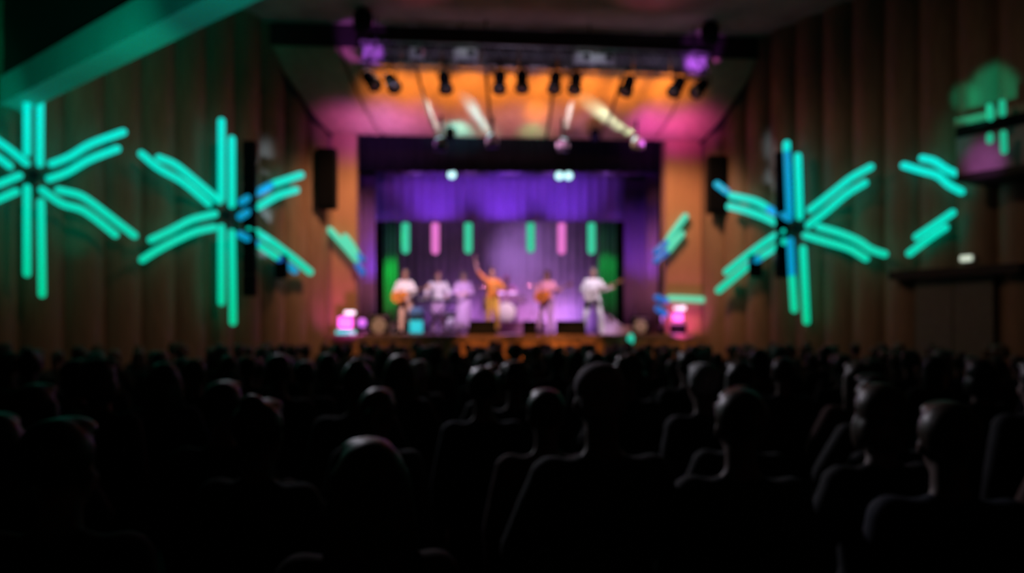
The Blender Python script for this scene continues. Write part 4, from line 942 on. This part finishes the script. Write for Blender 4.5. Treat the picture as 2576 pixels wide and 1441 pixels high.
# drum with painted cyan light, monitors, amplifiers, draped stand
e = drum('tall_drum', stage_pos(1047, 21.0)+Vector((0, 0, .02)), .17, .36, 'tall rounded drum with painted cyan light beside the far left performer', m='cyan')  # cyan light falling on the shell is put in as emission
bm = bmesh.new(); lathe(bm, [(.17, .34), (.205, .46), (.19, .60), (.15, .68)]); mesh_obj('upper_shell', bm, M['bluecloth'], e, True)['label'] = 'dull blue upper shell'
def monitor(px, d, label, wd=.62):
    p = stage_pos(px, d); e = empty('stage_monitor', p, 0, label, 'loudspeaker', 'wedge monitors along the stage front')
    bm = bmesh.new(); prof = [(-.22, 0), (.24, 0), (.24, .14), (.06, .36), (-.04, .34), (-.22, .08)]
    vs0 = [bm.verts.new((-wd/2, y, z)) for y, z in prof]; vs1 = [bm.verts.new((wd/2, y, z)) for y, z in prof]
    bm.faces.new(vs0); bm.faces.new(vs1[::-1])
    for i in range(6): bm.faces.new((vs0[i], vs1[i], vs1[(i+1) % 6], vs0[(i+1) % 6]))
    bmesh.ops.recalc_face_normals(bm, faces=bm.faces); mesh_obj('cabinet', bm, M['speaker'], e)
    bm = bmesh.new(); box(bm, (0, .155, .255), (wd*.9, .26, .012), Matrix.Rotation(-.88, 4, 'X')); mesh_obj('grille', bm, M['grille'], e)
    return e
monitor(1213, 20.05, 'dark wedge monitor at the stage edge below the singer', .66); monitor(1436, 20.1, 'dark wedge monitor at the stage edge left of the guitarist in white', .74)
monitor(1332, 20.2, 'small dark wedge monitor at the stage edge near centre', .34)
def amp(px, d, wd, h, label, m='speaker'):
    p = stage_pos(px, d); e = empty('guitar_amplifier', p, 0, label, 'amplifier')
    bm = bmesh.new(); box(bm, (0, 0, h/2+.03), (wd, .3, h), bevel=.02); mesh_obj('cabinet', bm, M[m], e)
    bm = bmesh.new(); lathe(bm, [(wd*.36, 0), (wd*.4, .015), (wd*.36, .02), (wd*.05, .008)], Matrix.Translation((0, -.155, h*.45)) @ Matrix.Rotation(PI/2, 4, 'X')); mesh_obj('speaker_cone', bm, M['pale'], e, True)
    bm = bmesh.new(); box(bm, (0, -.155, h*.92), (wd*.9, .02, h*.12)); mesh_obj('control_panel', bm, M['silver'], e)
    bm = bmesh.new(); 
    for sx in (-1, 1): box(bm, (sx*wd*.38, 0, .015), (.05, .25, .03))
    mesh_obj('foot', bm, M['metal'], e)
amp(955, 20.9, .5, .5, 'dark amplifier with pale round rim at the left end of the stage'); amp(1609, 21.0, .44, .46, 'dark amplifier at the right end of the stage')
amp(985, 22.6, .4, .35, 'small amplifier behind the far left performer'); amp(1140, 23.0, .5, .6, 'dark amplifier behind the keyboard player')
p = stage_pos(1552, 21.2)
e = empty('draped_stand', p, 0, 'pale violet cloth sloping over a low stand at the right of the stage', 'draped stand')
bm = bmesh.new(); T = []; Bq = []
for i in range(13):
    x = -.45+.9*i/12; z = .66*(1-i/12)**1.3+.06; T.append((bm.verts.new((x, -.22+.02*math.sin(i*1.9), z)), bm.verts.new((x, .22, z)))); Bq.append((bm.verts.new((x, -.26+.03*math.sin(i*2.3), 0.005)), bm.verts.new((x, .26, 0.005))))
for i in range(12):
    bm.faces.new((T[i][0], T[i+1][0], T[i+1][1], T[i][1])); bm.faces.new((Bq[i][0], Bq[i+1][0], T[i+1][0], T[i][0])); bm.faces.new((T[i][1], T[i+1][1], Bq[i+1][1], Bq[i][1])); bm.faces.new((Bq[i][1], Bq[i+1][1], Bq[i+1][0], Bq[i][0]))
bm.faces.new((T[0][0], T[0][1], Bq[0][1], Bq[0][0])); bm.faces.new((T[12][1], T[12][0], Bq[12][0], Bq[12][1]))
bmesh.ops.recalc_face_normals(bm, faces=bm.faces); mesh_obj('cloth', bm, M['lavender'], e)
bm = bmesh.new(); box(bm, (.28, 0, .18), (.34, .3, .1), bevel=.02); mesh_obj('top_case', bm, M['lavender'], e)
mic_stand(1225, 20.45, 1.45, 'microphone stand just left of the singer'); mic_stand(1360, 21.2, 1.4, 'microphone stand in front of the lavender guitarist'); mic_stand(1468, 20.4, 1.45, 'microphone stand left of the guitarist in white')

# ---------------------------------------------------------------- the audience
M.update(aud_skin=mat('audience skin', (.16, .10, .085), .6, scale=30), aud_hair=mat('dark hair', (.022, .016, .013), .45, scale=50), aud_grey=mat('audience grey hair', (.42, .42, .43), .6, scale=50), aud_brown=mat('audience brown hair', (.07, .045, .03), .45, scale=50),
         aud_black=mat('black clothing', (.010, .010, .012), .85, scale=40), aud_navy=mat('dark navy clothing', (.012, .016, .03), .85, scale=40), aud_grey2=mat('dark grey clothing', (.03, .03, .03), .85, scale=40), aud_rust=mat('dark rust clothing', (.06, .02, .014), .85, scale=40), aud_cap=mat('pale cap', (.32, .24, .28), .8, scale=40))  # aud_cap is pink light on hair, put in as a cap colour
styles = ['short', 'long', 'bob', 'bun', 'cap', 'tail', 'curly', 'short']
poses = [dict(), dict(el_l=(.24, -.12, 1.14), wr_l=(.0, -.24, 1.16), el_r=(-.24, -.12, 1.14), wr_r=(.0, -.20, 1.12)), dict(el_l=(.28, .02, 1.15), wr_l=(.2, -.1, .95)), dict(el_r=(-.25, -.14, 1.16), wr_r=(-.08, -.2, 1.34)),
         dict(el_l=(.25, -.1, 1.14), wr_l=(.07, -.28, 1.1), el_r=(-.25, -.1, 1.14), wr_r=(-.07, -.28, 1.1)), dict(kn_l=(.13, -.08, .5)), dict(el_l=(.25, -.12, 1.18), wr_l=(.1, -.2, 1.36)), dict()]
TM = {}
tpl = []
for i in range(8):
    J = solve(poses[i]); yaw = (0, .25, -.2, .1, -.3, .2, 0, -.1)[i]
    ms = dict(body=remesh(body_bm(J, (.6, .6), True, yaw), .014, 1), shirt=remesh(top_bm(J, 1.0, .022 if i % 2 else .016, hem=.08), .016, 2), trousers=remesh(trousers_bm(J), .018, 2), shoes=remesh(shoes_bm(J), .014, 1), hair=remesh(hair_bm(J, styles[i], yaw), .010, 1))
    tpl.append(ms)
_cache = {}
def withmat(me, m):
    k = (me.name, m)
    if k not in _cache:
        c = me.copy(); c.materials.clear(); c.materials.append(M[m]); _cache[k] = c
    return _cache[k]
def spectator(i, loc, rz, sc, topm, hairm, label, group):
    t = tpl[i]
    def mk(name, key, m, par=None):
        o = bpy.data.objects.new(name, withmat(t[key], m)); COL.objects.link(o)
        if par: o.parent = par
        return o
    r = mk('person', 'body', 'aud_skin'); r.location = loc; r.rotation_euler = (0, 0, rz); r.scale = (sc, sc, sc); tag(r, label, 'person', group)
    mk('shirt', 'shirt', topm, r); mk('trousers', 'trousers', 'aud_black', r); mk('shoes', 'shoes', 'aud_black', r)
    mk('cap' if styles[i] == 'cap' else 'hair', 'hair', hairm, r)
    return r
HAIRWORD = dict(short='short-haired', long='long-haired', bob='bob-haired', bun='bun-haired', cap='capped', tail='ponytailed', curly='curly-haired')
def zone(px):
    for lim_, t in ((330, 'below the left-edge projected snowflake'), (640, 'below the second projected snowflake'), (840, 'left of the left stage pillar'), (1050, 'before the left stage end'), (1250, 'before the keyboard and singer'), (1450, 'before the stage centre'),
                    (1680, 'before the right stage end'), (1850, 'right of the right stage pillar'), (2120, 'below the right projected snowflake'), (2340, 'left of the side doors'), (4000, 'before the side doors')):
        if px < lim_: return t
def depthword(d):
    for lim_, t in ((4.6, 'near the camera'), (6.4, 'in the near rows'), (9, 'in the middle rows'), (12.5, 'in the far rows'), (30, 'next to the stage')):
        if d < lim_: return t
rnd = random.Random(11)
# the four people whose outlines show nearest the camera, and a few paler heads
def near(px, topy, d, i, rz, topm, hairm, label, sc=None):
    x = (px-CX)*d/F; ztop = EYE-(topy-HY)*d/F; H = 1.755; s = (ztop-fz(d))/H
    return spectator(i, (x, d, fz(d)-.0), PI+rz, s, topm, hairm, label, None), s
near(1512, 908, 2.5, 4, .15, 'aud_grey2', 'aud_cap', 'near person with pink light painted into a cap below the guitarist in white')  # cap colour stands in for pink light on the hair
near(1862, 978, 2.55, 0, -.1, 'aud_grey2', 'aud_brown', 'near person with short hair, dark head framed by a thin pale rim, right of centre')
near(2212, 962, 2.75, 2, .2, 'aud_black', 'aud_brown', 'near bob-haired person between the two near dark heads on the right')
near(2385, 1008, 2.25, 7, -.15, 'aud_navy', 'aud_brown', 'nearest person at lower right with a bluish rim on the head')
near(1768, 912, 4.3, 7, .3, 'aud_black', 'aud_grey', 'grey-haired person whose pale head stands out right of the capped person')
near(1055, 905, 6.5, 7, 0, 'aud_grey2', 'aud_grey', 'grey-haired person among the crowd below the left performer')
near(1215, 893, 7.2, 0, 0, 'aud_grey2', 'aud_grey', 'grey-haired person below the singer and the dark monitor')
near(90, 878, 8.0, 7, 0, 'aud_black', 'aud_grey', 'grey-haired person at the far left end of the crowd')
near(560, 868, 9.0, 2, 0, 'aud_rust', 'aud_grey', 'grey bob-haired person below the left projected snowflake')
near(1960, 868, 8.0, 0, 0, 'aud_grey2', 'aud_grey', 'grey-haired person below the long right projected stroke')
near(2370, 880, 7.4, 2, 0, 'aud_black', 'aud_grey', 'grey bob-haired person before the dark side doors')
near(660, 871, 9.6, 7, .2, 'aud_grey2', 'aud_grey', 'grey-haired person right of the left projected snowflake')
LAB = {}
taken = [((px-CX)*d/F, d) for px, d in ((1512, 2.5), (1862, 2.55), (2212, 2.75), (2385, 2.25), (1768, 4.3), (1055, 6.5), (1215, 7.2), (90, 8), (560, 9), (1960, 8), (2370, 7.4), (660, 9.6))]
d = 1.75; rowi = 0; count = 0
while d < 17.9:
    step = .72 if d < 9 else .78
    half = .66*d+.25
    a_l = (LW.x+(PL.x-LW.x)*(d-LW.y)/(PL.y-LW.y)+.55) if d > LW.y else LW.x+.2
    a_r = (RW.x+(PR.x-RW.x)*(d-RW.y)/(PR.y-RW.y)-.75) if d > RW.y else RW.x
    x = -half+rnd.uniform(0, step)
    while x < half:
        xx = x+rnd.uniform(-.10, .10); dd = d+rnd.uniform(-.16, .16); x += step
        if xx < a_l or xx > a_r: continue
        if d < 3.3 and xx > -.15*d: 
            continue
        if any((xx-tx)**2+(dd-td)**2 < .62**2 for tx, td in taken): continue
        # keep clear of the lines of sight to the near heads
        taken.append((xx, dd)); i = rnd.randrange(8)
        sc = rnd.uniform(.93, 1.0)*.985
        if dd < 4: sc = rnd.uniform(.90, .935)
        topm = rnd.choice(['aud_black', 'aud_black', 'aud_navy', 'aud_grey2', 'aud_rust']); hairm = 'aud_hair' if rnd.random() < .6 else 'aud_brown'
        px = CX+xx/dd*F
        lab = f"dark {HAIRWORD[styles[i]]} spectator {depthword(dd)} {zone(px)}"
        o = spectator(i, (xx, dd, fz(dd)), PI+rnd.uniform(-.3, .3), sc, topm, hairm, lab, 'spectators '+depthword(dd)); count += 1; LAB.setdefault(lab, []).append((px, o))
    d += .84 if d < 9 else .95; rowi += 1
for lab, L_ in LAB.items():
    L_.sort(key=lambda q: q[0]); n = len(L_)
    words = {1: ['']}.get(n) or (['leftmost'] + (['middle'] if n == 3 else ['second leftmost', 'third leftmost', 'fourth leftmost', 'fifth leftmost', 'sixth leftmost'][:n-2]) + ['rightmost'])
    for (px, o), wd in zip(L_, words):
        if wd: o['label'] = wd+' '+lab
